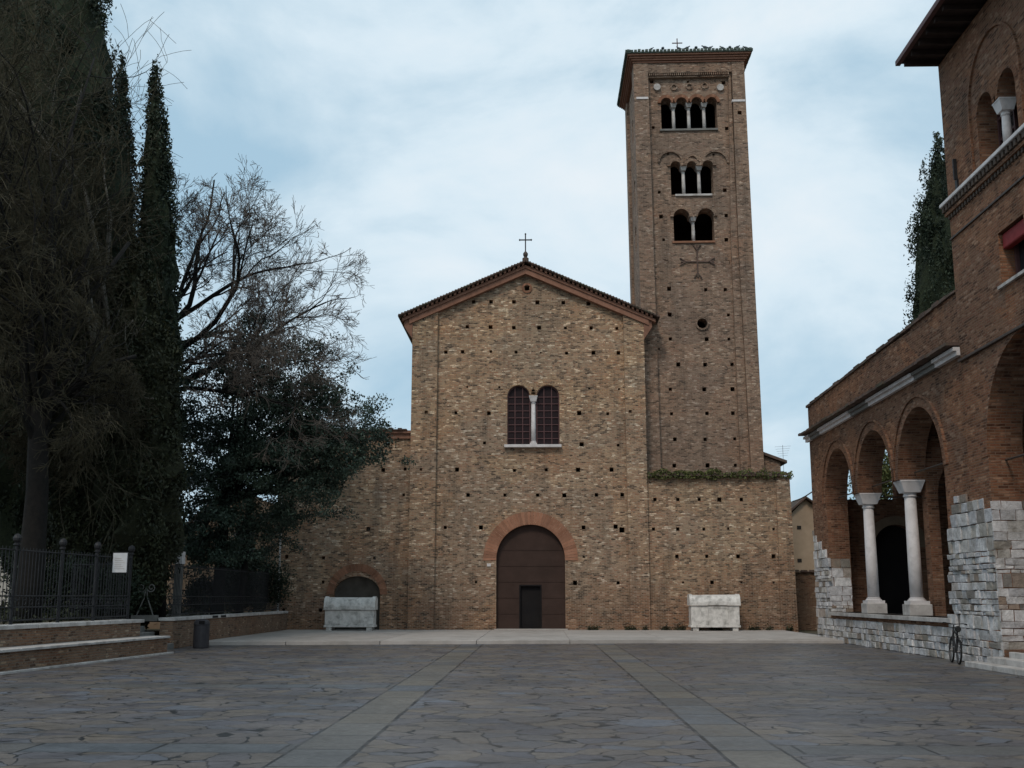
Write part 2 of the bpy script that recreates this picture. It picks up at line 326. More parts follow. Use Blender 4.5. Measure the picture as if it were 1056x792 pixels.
def paving():
    m, t, b = newmat('flagstone_paving'); P = pos(t)
    sp = t.nodes.new('ShaderNodeSeparateXYZ'); t.links.new(P, sp.inputs[0]); x, y = sp.outputs[0], sp.outputs[1]
    nz = N(t, 'ShaderNodeTexNoise', i_Scale=1.6, i_Detail=4., i_Roughness=.6); t.links.new(P, nz.inputs[0])
    w1 = mth(t, 'MULTIPLY', mth(t, 'SUBTRACT', nz.outputs[0], .5), .28)
    sc = t.nodes.new('ShaderNodeSeparateColor'); t.links.new(nz.outputs['Color'], sc.inputs[0])
    w2 = mth(t, 'MULTIPLY', mth(t, 'SUBTRACT', sc.outputs[1], .5), .28)
    vec = comb(t, mth(t, 'MULTIPLY', mth(t, 'ADD', x, w1), 1.9), mth(t, 'MULTIPLY', mth(t, 'ADD', y, w2), 2.2))
    v = N(t, 'ShaderNodeTexVoronoi', i_Scale=1., i_Randomness=.95); t.links.new(vec, v.inputs['Vector'])
    e = N(t, 'ShaderNodeTexVoronoi', i_Scale=1., i_Randomness=.95); e.feature = 'DISTANCE_TO_EDGE'; t.links.new(vec, e.inputs['Vector'])
    cs = t.nodes.new('ShaderNodeSeparateColor'); t.links.new(v.outputs['Color'], cs.inputs[0])
    pal = [(0., (.074,.070,.080)), (.18, (.120,.105,.097)), (.36, (.128,.109,.092)), (.5, (.088,.086,.098)), (.64, (.138,.115,.092)), (.8, (.098,.089,.088)), (1., (.106,.114,.134))]
    c = ramp(t, cs.outputs[0], pal)
    wj = mth(t, 'ADD', .014, mth(t, 'MULTIPLY', ramp(t, noise(t, P, 2.6, 4.), [(.5, 0.), (.66, 1.)]), .06))
    joint = mth(t, 'LESS_THAN', e.outputs['Distance'], wj)
    # straight bands of larger slabs, along and across the square
    def band(a, lo, hi): return mth(t, 'MULTIPLY', mth(t, 'GREATER_THAN', a, lo), mth(t, 'LESS_THAN', a, hi))
    bl = mth(t, 'ADD', band(x, -2.88, -2.09), band(x, 2.05, 2.80), clamp=True)
    ym = mth(t, 'MODULO', mth(t, 'ADD', y, 92-13.2), 9.2)   # cross bands
    bc = mth(t, 'MULTIPLY', mth(t, 'LESS_THAN', ym, .78), mth(t, 'SUBTRACT', 1., band(x, -2.88, 2.80)))
    def slab(u, vv, L, W):
        br = N(t, 'ShaderNodeTexBrick', i_Scale=1., i_Mortar_Size=.02, i_Mortar_Smooth=.0, i_Brick_Width=L, i_Row_Height=W, offset=0.)
        br.inputs['Color1'].default_value = (0,0,0,1); br.inputs['Color2'].default_value = (1,1,1,1)
        t.links.new(comb(t, mth(t, 'ADD', u, w1 if False else 0.), vv), br.inputs['Vector']); return br
    sl = slab(y, mth(t, 'ADD', x, 2.88), 1.35, 4.93/2*2); sc2 = slab(x, ym, 1.5, .78)
    cl = ramp(t, sl.outputs['Color'], [(0., (.082,.080,.080)), (.5, (.136,.120,.098)), (1., (.086,.097,.114))])
    cc2 = ramp(t, sc2.outputs['Color'], [(0., (.085,.085,.087)), (.5, (.115,.106,.095)), (1., (.085,.097,.112))])
    c = mix(t, bl, c, cl); joint = mth(t, 'MULTIPLY', joint, mth(t, 'SUBTRACT', 1., mth(t, 'ADD', bl, bc, clamp=True)))
    c = mix(t, bc, c, cc2)
    edge = 0
    for q in (-2.88, -2.09, 2.05, 2.80):
        wq = mth(t, 'ADD', .012, mth(t, 'MULTIPLY', noise(t, P, .8, 2.), .03 if q in (-2.09, 2.05) else .012))
        k = mth(t, 'LESS_THAN', mth(t, 'ABSOLUTE', mth(t, 'SUBTRACT', mth(t, 'ADD', x, mth(t, 'MULTIPLY', w1, .2)), q)), wq)
        edge = k if edge == 0 else mth(t, 'ADD', edge, k)
    cre = mth(t, 'MULTIPLY', mth(t, 'GREATER_THAN', mth(t, 'ABSOLUTE', mth(t, 'SUBTRACT', ym, .39)), .372), mth(t, 'LESS_THAN', ym, .79))
    cre = mth(t, 'MULTIPLY', cre, mth(t, 'SUBTRACT', 1., band(x, -2.88, 2.80)))
    joint = mth(t, 'ADD', joint, mth(t, 'ADD', edge, mth(t, 'ADD', cre, mth(t, 'MULTIPLY', bl, sl.outputs['Fac']))), clamp=True)
    joint = mth(t, 'MAXIMUM', joint, mth(t, 'MULTIPLY', bc, sc2.outputs['Fac']))
    c = mix(t, 1., c, ramp(t, noise(t, P, .35, 6., .7), [(.3, .66), (.7, 1.38)]), 'MULTIPLY')
    c = mix(t, 1., c, ramp(t, noise(t, P, 9., 6., .7), [(.3, .75), (.7, 1.2)]), 'MULTIPLY')
    c = mix(t, mth(t, 'MULTIPLY', joint, ramp(t, noise(t, P, .9, 3.), [(.38, .35), (.54, 1.)])), c, (.012,.011,.011))
    setin(t, b, 'Base Color', c)
    setin(t, b, 'Roughness', ramp(t, noise(t, P, 2.2, 5., .6), [(.3, .34), (.7, .60)])); b.inputs['Specular IOR Level'].default_value = .42
    hh = mth(t, 'ADD', mth(t, 'MULTIPLY', joint, -1.), mth(t, 'ADD', mth(t, 'MULTIPLY', cs.outputs[1], .35), mth(t, 'MULTIPLY', noise(t, P, 5., 6., .65), .9)))
    bump(t, b, hh, .55, .03)
    return m
M['paving'] = paving()

# ================================================================ GROUND
YC = 56.0                          # plane of the church front
mb = MB(); mb.add([(-600,-300,-.01),(600,-300,-.01),(600,1500,-.01),(-600,1500,-.01)], [(0,1,2,3)])
struct(mb.build('ground', M['earth'], recalc=False))
mb = MB(); mb.add([(-13.2,-30,0),(13.0,-30,0),(13.0,60,0),(-13.2,60,0)], [(0,1,2,3)])
struct(mb.build('plaza', M['paving'], recalc=False))
# forecourt in front of the church: slabs with real joints, one step above the plaza
rnd = random.Random(5)
fl = atz(218, 665.5, 0); frr = atz(852, 662.5, 0)
def yfront(x): return fl[1]+(frr[1]-fl[1])*(x-fl[0])/(frr[0]-fl[0])
mb = MB(); PZ = .13
xs = [-14.2, -9.3, -5.9, -2.35, 1.15, 4.8, 8.4, 11.9]
for i in range(7):
    a, b_ = xs[i], xs[i+1]; rows = 5
    for k in range(rows):
        f0, f1_ = k/rows, (k+1)/rows
        def yy(x, f): y0 = yfront(x); return y0+(58-y0)*f
        g = .012
        mb.hexa([(a+g, yy(a,f0)+g, -.05), (b_-g, yy(b_,f0)+g, -.05), (b_-g, yy(b_,f1_)-g, -.05), (a+g, yy(a,f1_)-g, -.05),
                 (a+g, yy(a,f0)+g, PZ), (b_-g, yy(b_,f0)+g, PZ), (b_-g, yy(b_,f1_)-g, PZ), (a+g, yy(a,f1_)-g, PZ)])
mb.box(-14.15, 11.85, 43.6, 57.9, -.04, PZ-.02)
struct(mb.build('forecourt', M['slab'], bevel=.01))

# ================================================================ helpers for openings
def sqh(px, py, fr, h=.08, org=(0,0), sc=1., fn=None):
    x, y = org[0]+px/sc, org[1]+py/sc
    p = fn(x, y); u, z = p
    return [(u-h, z-h), (u+h, z-h), (u+h, z+h*1.05), (u-h, z+h*1.05)]
def arch_hole(u0, u1, z0, zs, n=14, rise=None):
    c, r = (u0+u1)/2, (u1-u0)/2; rise = rise or r
    return [(u0, z0), (u1, z0)]+[(c+r*math.cos(math.pi*i/n), zs+rise*math.sin(math.pi*i/n)) for i in range(n+1)]
def arcade_hole(edges, z0, zs, n=12):
    """edges: list of (u0,u1) for each arch left to right; joined below the imposts"""
    pts = [(edges[0][0], z0), (edges[-1][1], z0)]
    for u0, u1 in reversed(edges):
        c, r = (u0+u1)/2, (u1-u0)/2
        pts += [(c+r*math.cos(math.pi*i/n), zs+r*math.sin(math.pi*i/n)) for i in range(n+1)]
    return pts
def column(root, x, y, z0, z1, r, mat, capw=1.7, caph=.45, baseh=.25, imp=None, name='column'):
    """shaft with entasis; base and capital are sub-parts"""
    mb = MB().lathe(x, y, [(r, z0+baseh), (r*1.0, z0+baseh+(z1-z0)*.3), (r*.88, z1-caph)], 20)
    c = mb.build(name, mat, root, smooth=False)
    for p in c.data.polygons: p.use_smooth = len(p.vertices) == 4
    b = MB().lathe(x, y, [(r*1.45, z0), (r*1.45, z0+baseh*.45)], 4, sq=False) if False else MB()
    q = r*1.5; b.box(x-q, x+q, y-q, y+q, z0, z0+baseh*.5)
    b.lathe(x, y, [(r*1.4, z0+baseh*.5), (r*1.42, z0+baseh*.62), (r*1.15, z0+baseh*.78), (r*1.22, z0+baseh*.9), (r*1.0, z0+baseh*1.02)], 20)
    b.build('column_base', mat, c)
    k = MB(); k.lathe(x, y, [(r*.9, z1-caph-.01), (r*1.1, z1-caph+.03), (r*.95, z1-caph*.8), (r*capw*.62, z1-caph*.7)], 20)
    bb = r*capw; a = bb*.68; ay = (imp or bb)*.72; q1 = z1-caph*.72
    k.hexa([(x-a,y-ay,q1),(x+a,y-ay,q1),(x+a,y+ay,q1),(x-a,y+ay,q1),
            (x-bb,y-(imp or bb),z1-caph*.1),(x+bb,y-(imp or bb),z1-caph*.1),(x+bb,y+(imp or bb),z1-caph*.1),(x-bb,y+(imp or bb),z1-caph*.1)])
    k.box(x-bb-.01, x+bb+.01, y-(imp or bb)-.01, y+(imp or bb)+.01, z1-caph*.1, z1)
    k.build('capital', mat, c)
    return c

# ================================================================ CHURCH
FC = Fr('y', YC)
def PX(px, py=500): return aty(px, py, YC)[0]
def PZf(py, px=545): return aty(px, py, YC)[2]
def PF(px, py): p = aty(px, py, YC); return p[0], p[2]
church = thing('church', 'old brown brick church with a gabled front, big round-arched door and low side aisles', 'church', (PX(545,640), YC, PZ))
xl, xr = PX(423.5, 450), PX(666.5, 450)
apx, apz = PF(542, 270)
ezl = PF(412, 326)[1]; ezr = PF(679, 327)[1]
sl_l = (apz-ezl)/(apx-PX(412,326)); sl_r = (apz-ezr)/(PX(679,327)-apx)
zL = apz-sl_l*(apx-xl)-.25; zR = apz-sl_r*(xr-apx)-.25; zA = apz-.25
c1 = [(310,282),(374,282),(457,282),(543,284),(637,285),(729,288),(199,374),(287,373),(372,374),(457,376),(549,376),(645,377),(739,378),(832,379),
      (209,465),(270,464),(373,463),(465,465),(555,467,.05),(649,469),(747,467),(838,468),(188,592,.05),(287,592,.05),(404,593,.05),(732,598,.05),(840,600,.05),
      (246,687),(366,688),(695,687,.11),(799,690),(505,232,.12)]
c2 = [(195,57),(350,57),(704,62,.11),(837,65),(250,154),(459,157),(575,155),(691,155),(813,154),(187,245,.08),(290,247,.09),(424,247,.07),(543,247),(641,248),(758,246),(852,246),
      (207,365),(337,365),(711,365),(828,362),(851,374,.13),(712,472,.05),(187,562,.06),(319,564,.06),(680,567),(837,567)]
def hol(lst, org, sc, fn, dflt=.085):
    return [sqh(e[0], e[1], None, e[2] if len(e) > 2 else dflt*rnd.uniform(.8, 1.25), org, sc, fn) for e in lst]
holes = hol(c1, (400,230), 3.52, PF)+hol(c2, (400,440), 3.52, PF)
pl_r = PX(450, 450); pr_l = PX(645, 450)         # inner edges of the corner pilasters
inside = [h for h in holes if pl_r+.2 < h[0][0] and h[1][0] < pr_l-.1]
zdoor0 = PZ
dxl, dxr = PX(511.5, 600), PX(583, 600); dzs = PF(547, 576)[1]; dzt = PF(547, 539)[1]
wxl, wxm1, wxm2, wxr = PX(523, 430), PX(546.5, 430), PX(553.5, 430), PX(577, 430)
wz0 = PF(550, 458.5)[1]; wzt = PF(535, 396.5)[1]; wr = (wxm1-wxl)/2; wzs = wzt-wr
doorh = arch_hole(dxl, dxr, zdoor0, dzs, 24, dzt-dzs)
winh = arcade_hole([(wxl, wxm1), (wxm2, wxr)], wz0, wzs)
MB().poly(FC, [(xl, PZ-.1), (xr, PZ-.1), (xr, zR), (apx, zA), (xl, zL)], inside+[doorh, winh], .22, .95).build('nave_wall', M['church'], church)
# corner pilasters, standing proud
def slopez(x): return (apz-.25)-(sl_l*(apx-x) if x < apx else sl_r*(x-apx))
ph = hol([(139,687)], (400,230), 3.52, PF)+hol([(185,160,.12),(60+60,155,.07),(181,377,.1)], (400,440), 3.52, PF)
MB().poly(FC, [(xl, PZ-.1), (pl_r-.02, PZ-.1), (pl_r, slopez(pl_r)-.2), (xl, slopez(xl)-.25)], ph[:1]+[ph[2]], 0, .215).build('pilaster', M['church'], church)
MB().poly(FC, [(pr_l+.08, PZ-.1), (xr, PZ-.1), (xr, slopez(xr)-.25), (pr_l, slopez(pr_l)-.2)], hol([(880,684)], (400,230), 3.52, PF), 0, .215).build('pilaster', M['church'], church)
mb = MB()
mb.box(xl+.01, xl+.8, YC+.955, YC+38, PZ-.1, zL+.12); mb.box(xr-.8, xr-.01, YC+.955, YC+38, PZ-.1, zR+.12)
mb.poly(Fr('y', YC+37.2), [(xl+.82, PZ-.1), (xr-.82, PZ-.1), (xr-.82, slopez(xr-.82)+.1), (apx, zA+.1), (xl+.82, slopez(xl+.82)+.1)], [], 0, .79)
mb.build('nave_side_wall', M['church'], church)
# raking cornice in red brick, with dentils and a tile edge
def rake(x0, x1, dz0, dz1, d0, d1, mb):
    mb.hexa([FC(x0, d0, slopez(x0)+dz0), FC(x1, d0, slopez(x1)+dz0), FC(x1, d1, slopez(x1)+dz0), FC(x0, d1, slopez(x0)+dz0),
             FC(x0, d0, slopez(x0)+dz1), FC(x1, d0, slopez(x1)+dz1), FC(x1, d1, slopez(x1)+dz1), FC(x0, d1, slopez(x0)+dz1)])
exl, exr = PX(413, 326), PX(678, 327)
mb = MB()
for a, b_ in ((exl+.12, apx), (apx, exr-.12)):
    rake(a+(.35 if a < apx-1 else 0), b_-(.35 if b_ > apx+1 else 0), -.42, -.13, -.12, .3, mb); rake(a, b_, -.13, .02, -.2, .3, mb)
mb.build('raking_cornice', M['redbrick'], church)
mb = MB(); x = exl+.2; halved = False
while x < exr-.2:
    if x > apx and not halved: mb.build('dentil_course', M['redbrick'], church); mb = MB(); halved = True
    if abs(x-apx) > .1: rake(x, x+.12, .02, .14, -.32, .1, mb)
    x += .235
mb.build('dentil_course', M['redbrick'], church)
for s, a, b_ in ((-1, exl, xl), (1, xr, exr)):          # kneeler brackets under the eaves
    zz = slopez(xl if s < 0 else xr)
    u = xl if s < 0 else xr
    MB().poly(FC, [(u, zz-1.25), (u+s*.03, zz-1.2), (u+s*.42, zz-.62), (u+s*.42, zz-.3), (u, zz-.2)], [], -.05, .6).build('eave_bracket', M['redbrick'], church)
mb = MB()
for s in (-1, 1):
    x0 = exl-.08 if s < 0 else exr+.08
    a = (apx, slopez(apx)+.14); e = (x0, slopez(x0)+.14)
    mb.hexa([(a[0], YC-.42, a[1]), (e[0], YC-.42, e[1]), (e[0], YC+38.3, e[1]), (a[0], YC+38.3, a[1]),
             (a[0], YC-.42, a[1]+.09), (e[0], YC-.42, e[1]+.09), (e[0], YC+38.3, e[1]+.09), (a[0], YC+38.3, a[1]+.09)])
    n = int(abs(a[0]-e[0])/.15)
    for i in range(n):                                        # tile ends along the verge
        f = (i+.5)/n; xx = a[0]+(e[0]-a[0])*f; zz = a[1]+(e[1]-a[1])*f+.08+rnd.uniform(-.01,.01)
        mb.box(xx-.06, xx+.05, YC-.46+rnd.uniform(-.01,.01), YC-.1, zz-.06, zz+.018)
roof = mb.build('nave_roof', M['tile'], church)
mb = MB()
for i in range(95):                                           # ridge tiles
    y = YC-.45+i*.4; mb.lathe(0, 0, [(0,0),(0,0)], 3) if False else mb.box(apx-.14, apx+.14, y, y+.37, apz-.06, apz+.07)
mb.build('ridge_tiles', M['tile'], roof)
# cross on the gable
cz = apz+.05
mb = MB(); mb.lathe(apx, YC-.25, [(.17, cz-.1), (.17, cz+.06), (.08, cz+.12), (.13, cz+.24), (.13, cz+.32), (.03, cz+.45)], 12)
cx0 = mb.build('gable_cross', M['rust'], church)
mb = MB(); zt = PF(542, 243)[1]; zb = PF(542, 249)[1]; hw = .30
mb.tube([(apx, YC-.25, cz+.4), (apx, YC-.25, zt)], .035); mb.tube([(apx-hw, YC-.25, zb), (apx+hw, YC-.25, zb)], .035)
for p in ((apx, zt), (apx-hw, zb), (apx+hw, zb)): mb.lathe(p[0], YC-.25, [(.01, p[1]-.06), (.055, p[1]), (.01, p[1]+.06)], 8)
mb.build('cross_bars', M['iron'], cx0)
# small roundel in the gable
p = PF(543.4, 296); MB().ring(FC, p[0], p[1], .17, .27, .17, .3, 0, 360, 18, .06).build('gable_roundel', M['archdull'], church)
# portal arch and door
cd = (dxl+dxr)/2; rd = (dxr-dxl)/2
mb = MB(); ro, rise = rd+.66, 1.0
mb.ring(FC, cd, dzs-.02, rd, rd+.64, .19, .45, -2, 182, 46, .1); mb.build('door_arch', M['arch'], church)
door = MB().poly(FC, arch_hole(dxl-.05, dxr+.05, PZ, dzs, 24, dzt-dzs+.03), [[(PX(535.5,640), PZ+.02), (PX(558.5,640), PZ+.02), (PX(558.5,640), PF(547,603)[1]), (PX(535.5,640), PF(547,603)[1])]], .5, .6).build('door', M['door'], church)
mb = MB()
for i in range(1, 6): zz = PZ+i*.78; mb.fbox(FC, dxl, dxr if i > 2 else PX(535,640), zz-.02, zz+.02, .48, .5)
for i in (1, 2): zz = PZ+i*.78; mb.fbox(FC, PX(559,640), dxr, zz-.02, zz+.02, .48, .5)
mb.build('door_rail', M['door'], door)
MB().fbox(FC, PX(535,640), PX(559,640), PZ+.01, PF(547,603)[1]+.02, .66, .72).build('wicket_door', M['doordark'], door)
mb = MB(); mb.fbox(FC, PX(535.5,640)-.01, PX(535.5,640)+.05, PZ+.01, PF(547,603)[1], .47, .66); mb.fbox(FC, PX(558.5,640)-.05, PX(558.5,640)+.01, PZ+.01, PF(547,603)[1], .47, .66)
mb.fbox(FC, PX(535.5,640)+.06, PX(558.5,640)-.06, PF(547,603)[1]-.06, PF(547,603)[1], .47, .66); mb.build('wicket_frame', M['doordark'], door)
MB().fbox(FC, dxl-.1, dxr+.1, PZ-.02, PZ+.05, -.1, .5).build('door_step', M['slab'], church)
mb = MB(); mb.fbox(FC, PX(502,580), PX(506,580), PF(504,584)[1], PF(504,581)[1], .18, .24); mb.build('wall_plaque', M['marble'], church)
# twin window
for k, (a, b_) in enumerate(((wxl, wxm1+.02), (wxm2-.02, wxr))):
    wn = MB().poly(FC, arch_hole(a-.03, b_+.03, wz0, wzs, 14), [], .42, .46).build('window', M['dimglass'], church)
    mb = MB(); wdt = b_-a
    for i in (1, 2): xx = a+wdt*i/3; mb.fbox(FC, xx-.022, xx+.022, wz0, wzs+wr*.82, .37, .41)
    nz = 8
    for i in range(1, nz): zz = wz0+(wzs+wr*.6-wz0)*i/nz; mb.fbox(FC, a, b_, zz-.02, zz+.02, .375, .405)
    mb.ring(FC, (a+b_)/2, wzs, wr-.05, wr+.02, .36, .415, 0, 180, 16)
    mb.fbox(FC, a, a+.05, wz0, wzs, .36, .415); mb.fbox(FC, b_-.05, b_, wz0, wzs, .36, .415)
    mb.build('window_grille', M['redframe'], wn)
    MB().ring(FC, (a+b_)/2, wzs, wr+.015, wr+.3, .19, .4, 8, 172, 17, .12).build('window_arch', M['church'], church)
column(church, (wxm1+wxm2)/2, YC+.35, wz0, wzs+.02, .12, M['marble'], 1.75, .4, .22, imp=.24, name='window_column')
MB().fbox(FC, PX(520,458), PX(579,458), wz0-.13, wz0+.01, -.06, .5).build('window_sill', M['marble'], church, bevel=.01)

# left aisle front
axl = PX(283, 560); azt = PF(410, 444)[1]
cl = [(60,151),(54,246,.06),(75,373,.12),(85,563),(88,667,.05)]
cla = hol(cl, (400,440), 3.52, PF)+hol([(955,41),(807,183),(618,305),(833,305),(880,407,.06),(463,407),(617,407),(463,300),(450,525),(605,525)], (180,500), 4.06, PF)\
    + hol([(755,435),(738,530),(810,620),(548,618),(840,437,.06)], (180,330), 3.444, PF)
ba, bb_ = PX(343, 610), PX(391, 610); bzs = PF(367, 612)[1]; bzt = PF(367, 594)[1]
blind = arch_hole(ba, bb_, PZ, bzs, 18, bzt-bzs)
cla = [h for h in cla if h[1][0] < xl-.06]
MB().poly(FC, [(axl, PZ-.1), (xl-.004, PZ-.1), (xl-.004, azt), (axl, azt)], cla+[blind], .32, .8).build('left_aisle_wall', M['church'], church)
MB().poly(FC, arch_hole(ba-.1, bb_+.1, PZ, bzs, 18, bzt-bzs+.1), [], .62, .68).build('blocked_doorway', M['lunette'], church)
MB().ring(FC, (ba+bb_)/2, bzs-.05, (bb_-ba)/2, (bb_-ba)/2+.36, .28, .5, 0, 180, 30, .1).build('blocked_arch', M['archdull'], church)
mb = MB(); mb.fbox(FC, axl-.1, xl-.006, azt-.38, azt-.12, .2, .7); mb.fbox(FC, axl-.1, xl-.006, azt-.12, azt+.02, .08, .7)
mb.build('aisle_cornice', M['redbrick'], church)
def tiles(mb, x0, x1, yf, yb, zf, zb, w=.24, rnd=rnd):
    n = int((x1-x0)/w)
    for i in range(n):
        a = x0+i*w; zz = rnd.uniform(-.02,.02)
        if i % 2 == 0: mb.hexa([(a,yf,zf+zz),(a+w*1.15,yf,zf+zz),(a+w*1.15,yb,zb+zz),(a,yb,zb+zz),(a+.05,yf,zf+.11+zz),(a+w,yf,zf+.11+zz),(a+w,yb,zb+.11+zz),(a+.05,yb,zb+.11+zz)])
        else: mb.hexa([(a,yf+.03,zf+zz),(a+w,yf+.03,zf+zz),(a+w,yb,zb+zz),(a,yb,zb+zz),(a,yf+.03,zf+.04+zz),(a+w,yf+.03,zf+.04+zz),(a+w,yb,zb+.04+zz),(a,yb,zb+.04+zz)])
mb = MB(); tiles(mb, axl-.2, xl-.05, YC-.05, YC+5, azt+.03, azt+.05); mb.build('aisle_roof', M['tile'], church)
mb = MB(); mb.box(axl, axl+.7, YC+.81, YC+38, PZ-.1, azt-.4); mb.box(axl-.1, xl, YC+5, YC+38, azt-.1, azt+.05); mb.build('aisle_side_wall', M['church'], church)
MB().tube([(axl+.25, YC+.22, PZ), (axl+.25, YC+.22, azt-.4)], .05, 8).build('downpipe', M['cap'], church)
# right lower wall with a weedy tiled ledge
rxr = PX(819, 560); rzt = PF(740, 491)[1]
cr = hol([(85,247),(163,247),(236,247),(305,247),(380,247),(80,348),(163,348),(252,348),(335,346,.05),(408,348,.04),(490,348,.06),(65,441),(160,441),(262,441),(369,441),(490,441),
          (75,530),(181,530,.05),(280,530),(380,530,.05),(490,530,.05)], (650,440), 3.3, PF)
cr = [h for h in cr if h[0][0] > xr+.1]
MB().poly(FC, [(xr+.004, PZ-.1), (rxr, PZ-.1), (rxr-.1, rzt), (xr+.004, rzt)], cr, .16, .8).build('right_aisle_wall', M['church'], church)
MB().poly(FC, [(PX(802,560), PZ-.1), (rxr+.02, PZ-.1), (rxr-.07, rzt-.01), (PX(801,500), rzt-.01)], [], .04, .157).build('buttress_strip', M['church'], church)
mb = MB(); mb.box(rxr-.8, rxr-.12, YC+.81, YC+20, PZ-.1, rzt-.1)
mb.build('right_side_wall', M['church'], church)
mb = MB(); tiles(mb, xr+.01, rxr+.02, YC-.12, YC+.9, rzt+.0, rzt+.22, .2); mb.build('ledge_tiles', M['tile'], church)
# ================================================================ BELL TOWER
YT = YC+.95
class FrDeep(Fr):                                    # the tower's panels are set back deeper
    def __call__(s, u, d, z): return (u, s.c+(d*1.8 if d <= .2 else d+.16), z)
FT = FrDeep('y', YT)
LEAN = .0075; Z0T = 8.0
tb = aty(786, 440, YT); TXR = tb[0]+LEAN*(tb[2]-Z0T)
tl = aty(660.5, 310, YT); TXL = tl[0]+LEAN*(tl[2]-Z0T)
W = TXR-TXL; TXC = (TXL+TXR)/2
tower = thing('bell_tower', 'tall square brick bell tower with three stacked arcaded openings, leaning slightly left behind the church', 'bell tower', (TXC, YT+W/2, Z0T))
def PT(px, py):
    p = aty(px, py, YT+.2); return p[0]+LEAN*(p[2]-Z0T), p[2]
TZ = PT(715, 66)[1]                               # top of the plain wall under the cornice
th = hol([(213,60),(414,63),(223,148),(343,152),(407,152),(225,232),(417,235),(227,312),(346,314),(419,314),(190,345,.05),(253,396),(341,397),(429,397),(227,477),(338,478),(431,478),
          (231,557),(347,557),(432,557),(242,641),(341,642),(438,641),(240,727),(349,727),(440,727)], (620,250), 3.167, PT, .09)
th += hol([(54,300),(412,292),(64,433),(420,430),(78,560),(420,562),(92,680),(427,685),(102,92,.06),(350,98,.06)], (670,140), 5.28, PT, .09)
th += hol([(280,313),(527,320),(770,325),(290,627),(792,637)], (630,35), 6.6, PT, .09)
u, z = PT(724.5, 333); th.append([(u+.27*math.cos(a*math.pi/8), z+.27*math.sin(a*math.pi/8)) for a in range(16)]); OC = (u, z)
def lights(xs, pyb, pyt):
    us = [(PT(a, (pyb+pyt)/2)[0], PT(b, (pyb+pyt)/2)[0]) for a, b in xs]
    r = (us[0][1]-us[0][0])/2; z0 = PT(715, pyb)[1]; zt = PT(715, pyt)[1]
    return us, z0, zt-r
L3 = lights([(682,693),(697.6,708.8),(713.4,724.7),(729.2,740)], 132, 100)
L2 = lights([(692,702.5),(708.8,718.6),(725,736)], 199.5, 165.5)
L1 = lights([(695,711.5),(720,737)], 248, 215)
ah = [arcade_hole(*L) for L in (L3, L2, L1)]
zb = PZ
outer = [(TXL+.05, zb), (TXR-.05, zb), (TXR-.05, TZ), (TXL+.05, TZ)]
MB().poly(FT, outer, [h for h in th if h[0][0] > TXL+.3]+ah, .2, .95).build('front_wall', M['tower'], tower)
back = []
for (us_, z0_, zs_k), sel in ((L3, (1,)), (L2, (0, 2)), (L1, (0,))):
    for k_ in sel: a_, b__ = us_[k_]; back.append(arch_hole(a_+.2, b__-.15 if len(us_) > 2 else b__-.55, z0_+(zs_k-z0_)*.62, zs_k+.12, 10))
MB().poly(Fr('y', YT+W-.95), outer, back, 0, .9).build('rear_wall', M['tower'], tower)
def side_holes():
    out = []
    for us_, z0_, zs_k in (L3, L2, L1):
        a_, b__ = us_[0]; c_ = YT+W/2; w_ = (b__-a_)/2; out.append(arch_hole(c_-w_, c_+w_, z0_+.4, zs_k, 12))
    return out
MB().poly(Fr('x', TXL), [(YT+1.115, zb), (YT+W-.96, zb), (YT+W-.96, TZ), (YT+1.115, TZ)], side_holes(), .15, .9).build('left_wall', M['tower'], tower)
MB().poly(Fr('x', TXR-.9), [(YT+1.115, zb), (YT+W-.96, zb), (YT+W-.96, TZ), (YT+1.115, TZ)], side_holes(), 0, .75).build('right_wall', M['tower'], tower)
mb = MB()                                           # near-black lining added to paint shade behind the tower openings
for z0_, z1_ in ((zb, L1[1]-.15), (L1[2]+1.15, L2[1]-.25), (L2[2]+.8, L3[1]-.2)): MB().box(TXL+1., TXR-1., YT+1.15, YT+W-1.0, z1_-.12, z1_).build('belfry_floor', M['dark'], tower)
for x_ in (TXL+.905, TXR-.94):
    MB().poly(Fr('x', x_), [(YT+1.12, 9.), (YT+W-1.0, 9.), (YT+W-1.0, TZ), (YT+1.12, TZ)], side_holes(), 0, .035).build('shade_lining', M['dark'], tower)
MB().poly(Fr('y', YT+W-.995), [(TXL+.95, 9.), (TXR-.95, 9.), (TXR-.95, TZ), (TXL+.95, TZ)], back, 0, .035).build('shade_lining', M['dark'], tower)
# corner pilasters and stepped edges
pu = PT(752, 78)[0]; zpt = PT(715, 76)[1]
ua = PT(763, 480)[0]; ub = PT(774.5, 480)[0]; ula = PT(668, 80)[0]
mb = MB()
pil_r = [(ub+.02, zb), (TXR, zb), (TXR, TZ), (PT(754.5,80)[0], TZ), (PT(754.5,80)[0], zpt), (PT(761,250)[0], PT(761,250)[1])]
mb.poly(FT, pil_r, hol([(872,549)], (630,35), 6.6, PT, .09), 0, .197)
mb.build('corner_pilaster', M['tower'], tower)
mb = MB(); mb.poly(FT, [(TXL, zb), (ula, zb), (ula, TZ), (TXL, TZ)], [], 0, .197); mb.build('corner_pilaster', M['tower'], tower)
MB().poly(FT, [(ua, zb), (ub+.01, zb), (PT(761,250)[0]-.01, PT(761,250)[1]), (PT(753.5,80)[0], zpt-.01), (PT(751.5,80)[0], zpt-.01), (PT(754,250)[0], PT(754,250)[1])], [], .1, .195).build('stepped_edge', M['tower'], tower)
mb = MB(); mb.fbox(FT, ula+.005, PT(754.5,80)[0]-.005, zpt, TZ, .02, .197); mb.build('upper_band', M['tower'], tower)
mb = MB(); n = 40; ua0, ub0 = PT(667,78)[0], PT(752,78)[0]
